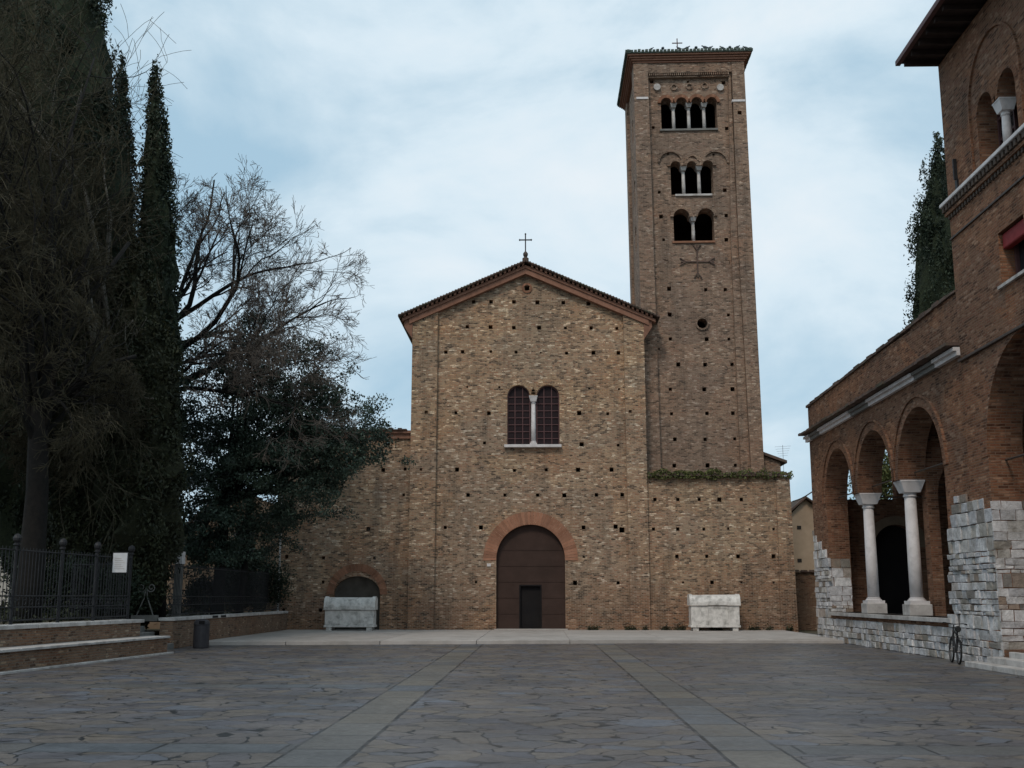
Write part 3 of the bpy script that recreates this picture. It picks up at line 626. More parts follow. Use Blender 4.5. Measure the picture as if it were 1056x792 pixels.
for i in range(n): a = ua0+(ub0-ua0)*i/n; mb.fbox(FT, a, a+(ub0-ua0)/n*.55, zpt-.14, zpt-.005, .03, .19)
mb.fbox(FT, ua0-.1, ub0, zpt-.22, zpt-.15, .08, .19); mb.build('dentil_band', M['tower'], tower)
mb = MB()                                           # corner strips of the left side
mb.box(TXL, TXL+.15, YT+.37, YT+1.2, zb, TZ); mb.box(TXL, TXL+.15, YT+W-1.1, YT+W, zb, TZ)
mb.box(TXL+.07, TXL+.15, YT+1.1, YT+1.6, zb, TZ-1); mb.build('side_pilaster', M['tower'], tower)
# arcades: mouldings, columns, sills
for (us, z0, zs), nm, off in ((L3, 'belfry', 0), (L2, 'mid', 0), (L1, 'low', 0)):
    for a, b_ in us:
        MB().ring(FT, (a+b_)/2, zs, (b_-a)/2, (b_-a)/2+.17, .12, .5, 0, 180, 15, .12).build('opening_arch', M['archdull'] if nm == 'belfry' else M['tower'], tower)
    for i in range(len(us)-1):
        column(tower, (us[i][1]+us[i+1][0])/2, YT+.62, z0, zs+.02, .095, M['cap'], 1.75, .3, .12, imp=.3)
    if nm == 'low': pass
    MB().fbox(FT, us[0][0]-(.1 if nm != 'mid' else -.2), us[-1][1]+(.0 if nm != 'mid' else -.1), z0-.1, z0+.005, .14, .9).build('opening_sill', M['capdark'] if nm == 'belfry' else M['cap'] if nm != 'low' else M['archdull'], tower)
za = PT(715, 178)[1]
for a, b_, pt_ in ((679, 704.6, 154.5), (708.2, 720.5, 159), (724.3, 751.5, 155)):
    A, B = PT(a, 170)[0], PT(b_, 170)[0]; r = (B-A)/2; zc = PT(715, pt_)[1]-r
    MB().ring(FT, (A+B)/2, zc, r-.08, r+.03, .13, .3, 0, 180, 22, .1).build('blind_arch', M['tower'], tower)
MB().ring(FT, OC[0], OC[1], .27, .36, .15, .4, 0, 360, 20, .1).build('round_opening_ring', M['tower'], tower)
for px, py, rr in ((677.7, 89, .19), (743, 89.8, .19)):
    u, z = PT(px, py); mb = MB().ring(FT, u, z, .0, rr, .12, .3, 0, 360, 16, 0); mb.build('marble_disc', M['cap'], tower)
for px, py in ((695.2, 88.8), (711, 88), (727, 87.3)):
    u, z = PT(px, py); MB().ring(FT, u, z, .12, .2, .15, .3, 0, 360, 14, .1).build('brick_roundel', M['tower'], tower)
for px, py, hw, d in ((662, 102.5, .32, -.02), (761, 105.8, .36, -.02)):
    u, z = PT(px, py); MB().fbox(FT, u-hw, u+hw, z-.06, z+.06, d, .1).build('marble_course', M['marble'], tower)
u, z = PT(719.5, 269); mb = MB(); k = .87
mb.fbox(FT, u-.035, u+.035, z-k, z+k*1.05, .16, .22); mb.fbox(FT, u-k, u-.04, z-.035, z+.035, .16, .22); mb.fbox(FT, u+.04, u+k, z-.035, z+.035, .16, .22)
for sx, sz in ((1,0),(-1,0),(0,1),(0,-1)):
    for s in (1,-1):
        a = Vector((u+sx*(k-.25), z+sz*(k-.25))); b_ = Vector((u+sx*(k+.05)+(s*.2 if sz else 0), z+sz*(k+.05)+(s*.2 if sx else 0)))
        mb.tube([FT(a.x, .17, a.y), FT(b_.x, .17, b_.y)], .04, 5)
mb.build('brick_cross_relief', M['tile'], tower)
# cornice steps, roof
mb = MB(); zc = TZ
zt_ = aty(712, 50.5, YT-.6)[2]; hh = (zt_-TZ-.06)/4
for i, o_ in enumerate((.05, .13, .22, .32)):
    z0 = TZ+i*hh; mb.box(TXL-o_, TXR+o_, YT-o_, YT+W+o_, z0+.004, z0+hh*(.75 if i % 2 == 0 else 1.))
    if i % 2 == 0: mb.box(TXL-o_+.1, TXR+o_-.1, YT-o_+.1, YT+W+o_-.1, z0+hh*.75+.004, z0+hh)
mb.build('cornice', M['redbrick'], tower)
ro = .40; mb = MB(); z = zt_-.06
pts = [(TXL-ro,YT-ro,z),(TXR+ro,YT-ro,z),(TXR+ro,YT+W+ro,z),(TXL-ro,YT+W+ro,z)]
mb.add(pts+[(p[0],p[1],z+.06) for p in pts]+[(TXC,YT+W/2,z+1.15)], [(3,2,1,0),(0,1,5,4),(1,2,6,5),(2,3,7,6),(3,0,4,7),(4,5,8),(5,6,8),(6,7,8),(7,4,8)])
trf = mb.build('tower_roof', M['tilegreen'], tower)
mb = MB()
for side in range(4):
    n = 34
    for i in range(n):
        f = (i+.5)/n; c = TXL-ro+(W+2*ro)*f
        if side == 0: x0, y0 = c, YT-ro-.03
        elif side == 2: x0, y0 = c, YT+W+ro+.03-.3
        elif side == 1: x0, y0 = TXR+ro-.25, YT-ro+(W+2*ro)*f
        else: x0, y0 = TXL-ro-.05, YT-ro+(W+2*ro)*f
        zz = z+.03+rnd.uniform(0,.05); wv, wy = (.075,.3) if side in (0,2) else (.3,.075)
        mb.box(x0-(wv if side in (0,2) else 0), x0+wv, y0-(wy if side in (1,3) else 0), y0+wy, zz, zz+.13)
mb.build('tile_edge', M['tilegreen'], trf)
p = PT(697.6, 46); u = p[0]; zz = z+.1
mb = MB(); mb.tube([(u, YT-.1, zz), (u, YT-.1, zz+.85)], .03); mb.tube([(u-.28, YT-.1, zz+.58), (u+.28, YT-.1, zz+.58)], .03); mb.build('roof_cross', M['redframe'], tower)
tower.rotation_euler = (0, -LEAN, 0)
# pigeons on the tower eave
PR = z
def pigeon(name, label, x, y, z, yaw, s=1.):
    prof = [(-.17,.012,0.0),(-.10,.04,.02),(-.02,.075,.045),(.06,.07,.075),(.10,.045,.12),(.125,.035,.155),(.15,.03,.17),(.185,.006,.165)]
    mb = MB(); n = 8; vs = []; fs = []
    for a, r, h in prof:
        for i in range(n):
            g = 2*math.pi*i/n; ly = r*math.cos(g); lz = h+.09+r*math.sin(g)
            vs.append((x+s*(a*math.cos(yaw)-ly*math.sin(yaw)), y+s*(a*math.sin(yaw)+ly*math.cos(yaw)), z+s*lz))
    for j in range(len(prof)-1): fs += [(j*n+i, j*n+(i+1)%n, (j+1)*n+(i+1)%n, (j+1)*n+i) for i in range(n)]
    fs += [tuple(range(n-1,-1,-1)), tuple(range((len(prof)-1)*n, len(prof)*n))]
    mb.add(vs, fs)
    for sy in (-.03,.03):
        p0 = (x-s*sy*math.sin(yaw), y+s*sy*math.cos(yaw)); mb.tube([(p0[0],p0[1],z), (p0[0],p0[1],z+s*.08)], .009, 4)
    return tag(mb.build(name, M['bird'], smooth=True), label, 'pigeon', 'pigeons perched along the tower eave')
birds = [(672, .2, .9), (684, 1.2, 1.2), (701, 2.9, 1.), (709, .3, 1.15), (718.5, 1.4, 1.3), (728, 2.6, 1.3), (733, .4, 1.1), (746, 3., 1.), (753.5, 1.3, 1.25), (761, .5, 1.2), (770, 2.7, 1.)]
order = ['first','second','third','fourth','fifth','sixth','seventh','eighth','ninth','tenth','eleventh']
for (px, yw, s), wd in zip(birds, order):
    p = aty(px, 49, YT-.55)
    pigeon('pigeon', f'grey pigeon perched on the front eave of the bell tower roof, {wd} from the left', p[0], YT-.3, PR+.12, yw, s*.95)

# weeds on the ledge
rs = np.random.RandomState(3)
def leafcloud(centers, sizes, size, rs, mat, name, root=None, flat=0., up=0., aspect=.5, jit=.3):
    """many small leaf quads; centers Nx3 positions"""
    n = len(centers)
    d = rs.normal(size=(n,3)); d[:,2] = d[:,2]*(1-flat)+up; d /= np.linalg.norm(d, axis=1)[:,None]
    e = rs.normal(size=(n,3)); e -= d*(e*d).sum(1)[:,None]; e /= np.linalg.norm(e, axis=1)[:,None]
    s = size*(1+jit*rs.uniform(-1,1,(n,1)))
    a = centers-d*s*.5; b = centers+e*s*aspect*.5; c = centers+d*s*.5; f = centers-e*s*aspect*.5
    v = np.stack([a,b,c,f],1).reshape(-1,3)-root_loc(root)
    me = bpy.data.meshes.new(name); me.vertices.add(4*n); me.vertices.foreach_set('co', v.ravel().astype(np.float32))
    me.loops.add(4*n); me.loops.foreach_set('vertex_index', np.arange(4*n, dtype=np.int32))
    me.polygons.add(n); me.polygons.foreach_set('loop_start', np.arange(0,4*n,4,dtype=np.int32)); me.polygons.foreach_set('loop_total', np.full(n,4,dtype=np.int32))
    me.update(); me.validate(); me.materials.append(mat)
    o = bpy.data.objects.new(name, me); COL.objects.link(o)
    if root is not None: o.parent = root
    return o
n = 3800; xs_ = np.concatenate([rs.uniform(PX(668,490), PX(765,490), 3000), rs.uniform(PX(765,490), PX(818,490), 800)])
hgt = .12+.16*np.abs(np.sin(xs_*2.3)+.5*np.sin(xs_*5.1+1))
c = np.stack([xs_, YC+rs.uniform(-.2,.6,n), rzt+.02+hgt*rs.uniform(-.6,1.1,n)],1)
tag(leafcloud(c, None, .13, rs, M['weed'], 'ledge_weeds', up=.5), 'green and yellow weeds growing along the tiled ledge at the foot of the tower', 'weeds', kind='stuff')
n = 5000; xs_ = rs.uniform(PX(600,640), PX(818,640), n); keep = (np.sin(xs_*3.1)+np.sin(xs_*7.3+1)+rs.normal(size=n)*.4) > .5; xs_ = xs_[keep]; n = len(xs_)
c = np.stack([xs_, YC-.02-np.abs(rs.normal(size=n))*.1, PZ+np.abs(rs.normal(size=n))*.10],1)
tag(leafcloud(c, None, .09, rs, M['cypressolive'], 'wall_foot_weeds', up=.6), 'thin weeds growing where the church wall meets the forecourt', 'weeds', kind='stuff')
# shoulder annex right of the tower
an = thing('church_annex', 'small brick annex with a sloping tiled roof at the right foot of the bell tower', 'annex', (PX(800,480), YT+1, PZ))
def PA(px, py): p = aty(px, py, YT+.6); return p[0], p[2]
a0, a1 = TXR+.02, PA(805, 480)[0]
zt0, zt1 = PA(789, 467)[1], PA(808, 474)[1]
MB().poly(Fr('y', YT+.6), [(a0, PZ), (a1, PZ), (a1, zt1-.15), (a0, zt0-.12)], [], 0, 4).build('annex_wall', M['tower'], an)
mb = MB(); mb.hexa([(a0-.0, YT+.4, zt0-.1), (a1+.3, YT+.4, zt1-.2), (a1+.3, YT+5, zt1-.2), (a0, YT+5, zt0-.1), (a0, YT+.4, zt0+.05), (a1+.3, YT+.4, zt1-.06), (a1+.3, YT+5, zt1-.06), (a0, YT+5, zt0+.05)])
mb.build('annex_roof', M['tile'], an)

# ================================================================ SARCOPHAGI
def sarcophagus(px0, px1, py0, py1, pyl, label, arched):
    Yf = YC-1.35; x0, z1 = aty(px0, py0, Yf)[[0,2]]; x1 = aty(px1, py0, Yf)[0]
    zl = aty(px0, pyl, Yf)[2]; L = x1-x0; D = 1.0; zt = z1; z0 = PZ+.16
    r = thing('sarcophagus', label, 'sarcophagus', ((x0+x1)/2, Yf+D/2, PZ))
    rr = random.Random(px0)
    mb = MB(); mb.box(x0+.04, x1-.04, Yf+.05, Yf+D-.05, z0+.1, zl-.02); mb.box(x0, x1, Yf, Yf+D, z0, z0+.1)
    ch = mb.build('chest', M['sarc'], r, bevel=.02)
    mb = MB(); cx = (x0+x1)/2+ (.05 if arched else .1); hw = L*.2
    for u in (cx-hw, cx+hw): mb.box(u-.035, u+.035, Yf+.015, Yf+.049, z0+.13, zl-.05)
    mb.box(cx-hw+.035, cx+hw-.035, Yf+.02, Yf+.049, zl-.11, zl-.05); mb.build('carved_panel', M['sarc'], ch, bevel=.008)
    mb = MB(); n = 10; prof = [(Yf-.02, zl), (Yf-.02, zl+.16)]
    rise = zt-zl-.16
    for i in range(n+1):
        a = math.pi*i/n; prof.append((Yf+D/2-(D/2-.02)*math.cos(a), zl+.16+rise*math.sin(a)**(.7)))
    prof += [(Yf+D+.02, zl+.16), (Yf+D+.02, zl)]
    m = len(prof); A = x0-.02; B = x1+.02
    segs = [A, A+L*.06, A+L*.07, x0+L*.93, x0+L*.94, B]
    scl = [1,1,.93,.93,1,1]
    vs = []; fs = []
    for xx, s in zip(segs, scl):
        for (y, zz) in prof: vs.append((xx, Yf+D/2+(y-Yf-D/2)*(s if zz > zl+.17 else 1), zl+(zz-zl)*(s if zz > zl+.17 else 1)+(rr.uniform(-.012,.012) if zz > zl+.2 else 0)))
    for j in range(len(segs)-1): fs += [(j*m+i, j*m+(i+1)%m, (j+1)*m+(i+1)%m, (j+1)*m+i) for i in range(m)]
    fs += [tuple(range(m-1,-1,-1)), tuple(range((len(segs)-1)*m, len(segs)*m))]
    mb.add(vs, fs); lid = mb.build('lid', M['sarc'], r)
    mb = MB(); mb.box(cx-hw, cx+hw, Yf-.05, Yf-.021, zl+.03, zl+.2)
    if arched:
        for u in (x0+L*.14, x0+L*.86): mb.ring(Fr('y', Yf), u, zl+.1, .14, .19, -.05, -.021, 0, 180, 10)
    mb.build('lid_carving', M['sarc'], lid, bevel=.006)
    for u in (x0+.12, x1-.38):
        for y in (Yf+.06, Yf+D-.3): MB().jbox(u, u+.26, y, y+.24, PZ+.003, z0-.003, .003, rr).build('foot', M['sarc'], r)
sarcophagus(334.5, 386.5, 615, 648, 629, 'white marble sarcophagus with rounded lid in front of the blocked arch left of the door', True)
sarcophagus(711.5, 763, 612.5, 647, 624.5, 'white marble sarcophagus with squarer chipped lid by the wall right of the door', False)

# ================================================================ ARCADED PORTICO (right)
XW = 11.6; FX = Fr('x', XW); TH = .85
def YW(px, py): return atx(px, py, XW)[1]
def PWz(px, py): return atx(px, py, XW)[2]
YE = YW(844, 640)                       # far end
YJ1 = YW(857.7, 625); YJ3 = YW(984.5, 632)
XC_ = XW+.42
Yc1 = atx(901, 618, XC_)[1]; Yc2 = atx(945.5, 618, XC_)[1]
zsill = PWz(857.7, 631); zspr = PWz(893, 506)
YH = YW(1011, 615)                      # where the palace begins
zcor = PWz(835, 452); zpar = PWz(836, 419)
port = thing('portico', 'red brick arcaded portico with white columns on a pale stone base, right of the square', 'portico', (XW, (YE+YH)/2, 0))
iw = .34
edges = [(YJ3, Yc2-iw), (Yc2+iw, Yc1-iw), (Yc1+iw, YJ1)]
# outer face between far end and the palace corner; the palace wall carries on
zpn = PWz(989, 300)
MB().poly(FX, [(YH, 0), (YE, 0), (YE, zpar), (YE-1.2, zpar+.05), (YE-1.4, zpar+.18), (YH+4, zpn-.12), (YH+3.8, zpn+.0), (YH, zpn)], [arcade_hole(edges, zsill, zspr, 20)], 0, TH).build('arcade_wall', M['palace'], port)
for a, b_ in edges:
    r = (b_-a)/2
    MB().ring(FX, (a+b_)/2, zspr, r, r+.3, -.03, .3, 0, 180, 40, .04).build('arch_ring', M['palace'], port)
    MB().ring(FX, (a+b_)/2, zspr, r+.302, r+.38, -.08, .2, 0, 180, 40, .0).build('arch_moulding', M['palace'], port)
for Yc in (Yc1, Yc2):
    mb = MB().box(XC_-.36, XC_+.36, Yc-.36, Yc+.36, zsill+.002, zsill+.36); 
    c_ = column(port, XC_, Yc, zsill+.36, zspr, .205, M['marble'], 1.85, .54, .2)
    mb.build('plinth', M['cap'], c_, bevel=.015)
# cornice: white band, moss-dark moulding above, parapet of rougher brick
mb = MB(); mk = MB(); yy_ = YH; zc0 = zcor
k = 0
while yy_ < YE+.1:
    L = rnd.uniform(1.6, 2.6); y1 = min(yy_+L, YE+.2)
    if k % 3 != 1:
        MB().box(XW-.13, XW-.004, yy_+.01, y1-.01, zc0-.15, zc0-.02).box(XW-.22, XW-.004, yy_+.01, y1-.01, zc0-.0205, zc0+.08).build('cornice_stone', M['marble'], port)
    else:
        MB().box(XW-.12, XW-.004, yy_+.01, y1-.01, zc0-.15, zc0-.02).box(XW-.2, XW-.004, yy_+.01, y1-.01, zc0-.0205, zc0+.08).build('cornice_stone', M['capdark'], port)
    yy_ = y1; k += 1
mb = MB(); yy_ = YH
while yy_ < YE+.1:
    L = rnd.uniform(.3, .5); y1 = min(yy_+L, YE+.3); q = rnd.uniform(-.02,.03)
    mb.box(XW-.42-q, XW-.004, yy_+.004, y1-.004, zc0+.125, zc0+.21+q*.5); yy_ = y1
mb.build('cornice_tiles', M['tile'], port)
mb = MB(); yy_ = YH
def zparap(y): f = (y-YH)/(YE-YH); return zpn+(zpar-zpn)*f
while yy_ < YE:
    L = rnd.uniform(.4, .9); y1 = min(yy_+L, YE+.05); q = rnd.uniform(-.02,.05); z = zparap((yy_+y1)/2)
    mb.jbox(XW-.07, XW+.6, yy_+.01, y1-.01, z+.02, z+.11+q, .012, rnd); yy_ = y1
mb.build('parapet_coping', M['tile'], port)
# pale stone facing, block by block
rs1 = random.Random(11)
def blocks(mb, fr, region, u0, u1, z0, z1, d=(.05,.10), back=-.0, wmin=.16, wmax=.6, big=.1):
    z = z0
    while z < z1:
        h = rs1.choice((.10,.14,.18,.22,.28,.36)); h = min(h, z1-z)
        u = u0-rs1.uniform(0,.3)
        while u < u1:
            wd = rs1.uniform(wmin, wmax)*(1.2 if h > .25 else 1)
            a, b_ = max(u, u0), min(u+wd, u1)
            if b_-a > .05 and region((a+b_)/2, z+h/2):
                dd = -rs1.uniform(*d); g = .009; j = .016
                q = lambda: rs1.uniform(-j, j)
                P = [(a+g,0,z+g),(b_-g,0,z+g),(b_-g,0,z+h-g),(a+g,0,z+h-g)]
                mb.hexa([fr(p[0]+q(), dd+q(), p[2]+q()) for p in P]+[fr(p[0], .02, p[2]) for p in P])
            u += wd
        z += h
def reg(y, z):
    if z < zsill-.14: return True
    if y > YJ1:
        f = (y-YJ1)/(YE-YJ1); return z < 3.2+1.2*f
    if y < YJ3:
        if y > YJ3-1.1: return z < 3.3+(YJ3-y)*1.15+.12*math.sin(z*23)
        return z < 4.5-.35*(YJ3-1.1-y)/1.6
    return False
mb = MB(); blocks(mb, FX, reg, YW(1034.5,640)+.01, YE, 0.0, 5.2)
mb.build('stone_facing', M['istria'], port, bevel=.014)
mb = MB()
blocks(mb, Fr('y', YJ1), lambda u, z: z < 3.2, XW-.05, XW+TH-.02, zsill, 3.25, (.008,.03))
mb.build('jamb_facing', M['istria'], port)
mb = MB(); yy_ = YJ3+.01
while yy_ < YJ1-.02:
    y1 = min(yy_+rnd.uniform(1.2,1.9), YJ1-.01); mb.box(XW-.14, XW+TH+.05, yy_+.004, y1-.004, zsill-.13, zsill); yy_ = y1
mb.build('window_ledge', M['cap'], port, bevel=.01)
# iron tie rods at the springing
mb = MB(); zr = zspr-.12
mb.tube([(XW+.5, YJ3, zr+.35), (XW+.5, YJ1, zr+.35)], .025, 6)
for Yc in (Yc1, Yc2): mb.tube([(XW+.5, Yc, zr), (XW+5.4, Yc, zr)], .03, 6)
mb.build('tie_rod', M['rust'], port)
# inside: floor, far end wall with an open arch, back wall with a dark doorway, vault
XB = XW+5.6
MB().box(XW+TH, XB+.5, YH-1, YE-.02, .01, zsill-.55).build('portico_floor', M['slab'], port)
ez0 = zsill-.5
ex0, ex1 = aty(903.5, 600, YE-.8)[0], aty(951, 600, YE-.8)[0]; ezt = aty(918, 515, YE-.8)[2]; eap = aty(925, 541, YE-.8)[2]; erad = (ex1-ex0)/2
exm = aty(924, 500, YE-.8)[0]
MB().poly(Fr('y', YE-.8), [(XW+TH+.01, 0), (XB+.5, 0), (XB+.5, zcor-.1), (exm, zcor-.1), (exm, ezt), (XW+TH+.01, ezt)], [arch_hole(ex0, ex1, ez0, eap-erad, 18)], 0, .5).build('end_wall', M['palace'], port)
MB().ring(Fr('y', YE-.8), (ex0+ex1)/2, eap-erad, erad, erad+.35, -.05, .2, 0, 180, 26, .06).build('inner_arch', M['plaster3'], port)
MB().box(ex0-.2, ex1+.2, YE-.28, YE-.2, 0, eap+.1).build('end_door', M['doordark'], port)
yb0, yb1 = atx(905,560,XB)[1], atx(950,560,XB)[1]
mb = MB().poly(Fr('x', XB), [(YH-1, 0), (YE-.82, 0), (YE-.82, zcor-.1), (YH-1, zcor-.1)], [arch_hole(yb1, yb0, ez0, 3.0, 18, 1.35)], 0, .5)
mb.build('back_wall', M['palace'], port)
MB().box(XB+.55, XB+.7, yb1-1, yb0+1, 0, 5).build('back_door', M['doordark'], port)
# transverse arch behind the second column
MB().poly(Fr('y', Yc2-.35), [(XW+TH+.003, ez0), (XB-.003, ez0), (XB-.003, zcor-.12), (XW+TH+.003, zcor-.12)], [arch_hole(XW+TH+.35, XB-.9, ez0+.001, 4.9, 18)], 0, .5).build('transverse_arch', M['palace'], port)
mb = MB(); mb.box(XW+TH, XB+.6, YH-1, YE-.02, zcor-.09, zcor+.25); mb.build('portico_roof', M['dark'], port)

# ================================================================ PALACE (right, nearest)
pal = thing('palace', 'tall red brick palace with a great arch, red window blind and deep eaves', 'palace', (XW, YH-6, 0))
Y0P = 9.0
zeave = PWz(970.5, 66)
YB = YW(1034.5, 640); rb = 2.75; zb_s = PWz(1022, 470)
def yz(px, py): p = atx(px, py, XW); return p[1], p[2]
big = arch_hole(YB-2*rb, YB, .45, zb_s, 28)
# window with red blind
wa, wzb = yz(1030, 300); wb_ = wa-1.35
wztop = yz(1032, 240)[1]; wzb = yz(1033, 296)[1]; wa = YW(1033, 270); wb_ = wa-1.5
w1h = [(wb_, wzb), (wa, wzb), (wa, wztop), (wb_, wztop)]
# twin window
ya, za_ = yz(1008, 90)
zb0 = zs0b = atx(977, 209, XW-.2)[2]+.12
YA = YW(1009.5, 130); sp_ = 1.02
zsp = yz(1035, 96)[1]
tw = [(YA-sp_*2-.32, YA-sp_-.32), (YA-sp_, YA)]
bay = [arcade_hole(tw, zb0, zsp, 14)]
b2 = [[(u-6.2, z) for u, z in h] for h in (bay[0], w1h)]
MB().poly(FX, [(Y0P, 0), (YH-.003, 0), (YH-.003, zeave), (Y0P, zeave)], [big, w1h]+bay+b2+[[(u-8.5, z) for u, z in big]], -.04, TH).build('palace_wall', M['palace'], pal)
mb = MB(); mb.box(XW, XW+12, YH-.85, YH-.005, zpn-1, zeave); mb.box(XW+TH+.01, XW+12, Y0P, Y0P+.8, 0, zeave); mb.box(XW+11.2, XW+12, Y0P+.81, YH-.86, 0, zeave)
mb.build('palace_side_wall', M['palace'], pal)
mb = MB(); mb.ring(FX, YB-rb, zb_s, rb, rb+.42, -.06, .3, 0, 180, 60, .03); mb.build('great_arch_ring', M['palace'], pal)
mb = MB(); blocks(mb, Fr('y', YB), lambda u, z: z < 4.1, XW-.085, XW+TH, 0.0, 4.15, (.008,.03)); mb.build('jamb_facing', M['istria'], pal)
mb = MB(); mb.box(XW+TH, XW+6, YB-2*rb-2, YB-2*rb-1.6, 0, 9); mb.box(XW+TH, XW+6, YB+.35, YB+.6, 0, 9); mb.box(XW+6, XW+6.4, YB-2*rb-2, YB+.6, 0, 9); mb.box(XW+TH, XW+6, YB-2*rb-1.6, YB+.35, 8.6, 9); mb.build('entrance_passage', M['palace'], pal)
mb = MB(); mb.tube([(XW+.4, YB-2*rb, zb_s-.1), (XW+.4, YB, zb_s-.1)], .03); mb.build('tie_rod', M['rust'], pal)
# drip moulding, string course with dentils, twin window
def course(py_at, px_at, h, proud, mat, name, y_a=Y0P, y_b=None):
    z = PWz(px_at, py_at); MB().box(XW-proud, XW-.042, y_a, (y_b or YH), z-h, z).build(name, mat, pal, bevel=.01); return z
course(368, 998, .07, .13, M['rust'], 'drip_moulding')
course(238, 992, .06, .09, M['rust'], 'brick_string')
zs_ = atx(977, 209, XW-.2)[2]
MB().box(XW-.24, XW-.042, Y0P, YH+.2, zs_-.0, zs_+.11).build('string_course', M['marble'], pal, bevel=.02)
mb = MB(); y = Y0P
while y < YH+.05: mb.box(XW-.2, XW-.045, y, y+.13, zs_-.17, zs_-.005); y += .24
tag_stuff(mb.build('dentil_course', M['wood'], pal)); MB().box(XW-.14, XW-.043, Y0P, YH+.1, zs_-.28, zs_-.18).build('brick_fillet', M['palace'], pal); mb = MB()
y = Y0P
while y < YH+.05: mb.box(XW-.1, XW-.043, y, y+.1, zs_-.4, zs_-.285); y += .2
tag_stuff(mb.build('small_dentil_course', M['wood'], pal))
ym = (tw[0][1]+tw[1][0])/2
for dy in (0, -6.2):
    cc_ = column(pal, XW+.2, ym+dy, zb0+.1, zsp, .115, M['marble'], 1.9, .42, .2)
    for a, b_ in tw:
        g_ = MB().box(XW+.55, XW+.59, a+dy-.1, b_+dy+.1, zb0, zsp+.7).build('window_pane', M['glass'], pal)
        mb = MB(); 
        for q in (a+dy, (a+b_)/2+dy-.03, b_+dy-.06): mb.box(XW+.48, XW+.545, q, q+.06, zb0, zsp+.4)
        mb.box(XW+.485, XW+.54, a+dy+.06, b_+dy-.06, zsp-.05, zsp+.02); mb.box(XW+.485, XW+.54, a+dy+.06, b_+dy-.06, zb0+.8, zb0+.86); mb.build('window_frame', M['redframe'], g_)
        MB().ring(FX, (a+b_)/2+dy, zsp, (b_-a)/2, (b_-a)/2+.2, -.05, .3, 0, 180, 18, .06).build('window_arch', M['palace'], pal)
    ra = (tw[1][1]-tw[0][0])/2+.42
    MB().ring(FX, (tw[0][0]+tw[1][1])/2+dy, zsp+.35, ra-.07, ra, -.10, .1, 0, 180, 34, .0).build('relieving_arch', M['palace'], pal)
    for y_ in ((tw[0][0]+tw[1][1])/2+dy-ra, (tw[0][0]+tw[1][1])/2+dy+ra-.07): MB().box(XW-.1, XW-.042, y_, y_+.07, zb0+.002, zsp+.35).build('relieving_jamb', M['palace'], pal)
    # blinded window below
    g_ = MB().box(XW+.42, XW+.46, wb_+dy-.05, wa+dy+.05, wzb, wztop).build('window_pane', M['glass'], pal)
    mb = MB()
    for q in (wb_+dy, (wa+wb_)/2+dy-.05, wa+dy-.1): mb.box(XW+.33, XW+.415, q, q+.1, wzb, wztop)
    mb.box(XW+.335, XW+.41, wb_+dy+.1, wa+dy-.1, wzb, wzb+.1); mb.build('window_frame', M['redframe'], g_)
    MB().jbox(XW+.05, XW+.25, wb_+dy+.01, wa+dy-.01, wztop-.42, wztop-.02, .004, rnd).build('red_blind', M['red'], pal, bevel=.04)
    MB().box(XW-.12, XW+.4, wb_+dy-.1, wa+dy+.1, wzb-.08, wzb-.003).build('window_sill', M['cap'], pal)
mb = MB(); mb.box(XW-.09, XW-.042, YW(990,185), YW(990,185)+.14, zs_+.25, zs_+.5); mb.box(XW-.14, XW-.045, YW(990,185)+.03, YW(990,185)+.09, zs_+.5, zs_+1.1); mb.build('wall_bracket', M['iron'], pal)
# eaves and roof
ec = atz(930.5, 63, zeave+.14); ov = max(.3, XW-ec[0]); ovy = max(.2, ec[1]-YH); print('eave', ov, ovy)
mb = MB(); z = zeave+.02
mb.box(XW-ov, XW+13, Y0P-1, YH+ovy, z+.16, z+.24); mb.build('eave_boards', M['soffit'], pal)
mb = MB(); y = Y0P
while y < YH+ovy-.1: mb.box(XW-ov+.08, XW+1, y, y+.12, z, z+.158); y += .62
mb.build('rafter_ends', M['soffit'], pal)
MB().box(XW-ov-.1, XW-ov+.03, Y0P-1, YH+ovy+.05, z+.12, z+.26).build('gutter', M['redframe'], pal)
mb = MB(); mb.add([(XW-ov,Y0P-1,z+.25),(XW+13,Y0P-1,z+.25),(XW+13,YH+ovy,z+.25),(XW-ov,YH+ovy,z+.25),(XW+5.5,Y0P+6,z+2.6),(XW+5.5,YH-5.5,z+2.6)],
                  [(3,2,1,0),(0,1,4),(1,2,5,4),(2,3,5),(3,0,4,5)]); mb.build('palace_roof', M['tile'], pal)
# entrance steps
st = thing('entrance_steps', 'three low white stone steps below the great arch of the palace', 'steps', (XW-.6, YB-2, 0))
yS = atz(994, 683, 0)[1]
for i in range(3):
    x0 = (XW-.85, XW-.5, XW-.17)[i]; y1 = (29.3, 28.75, 28.2)[i]
    mb = MB(); yy_ = Y0P+6
    while yy_ < y1-.1:
        y2 = yy_+1.4
        if y2 > y1-.8: y2 = y1
        mb.box(x0, x0+(.34 if i < 2 else 1.0), yy_+.005, y2-.005, .0, (i+1)*.14); yy_ = y2
    mb.build('step', M['cap'], st, bevel=.015)

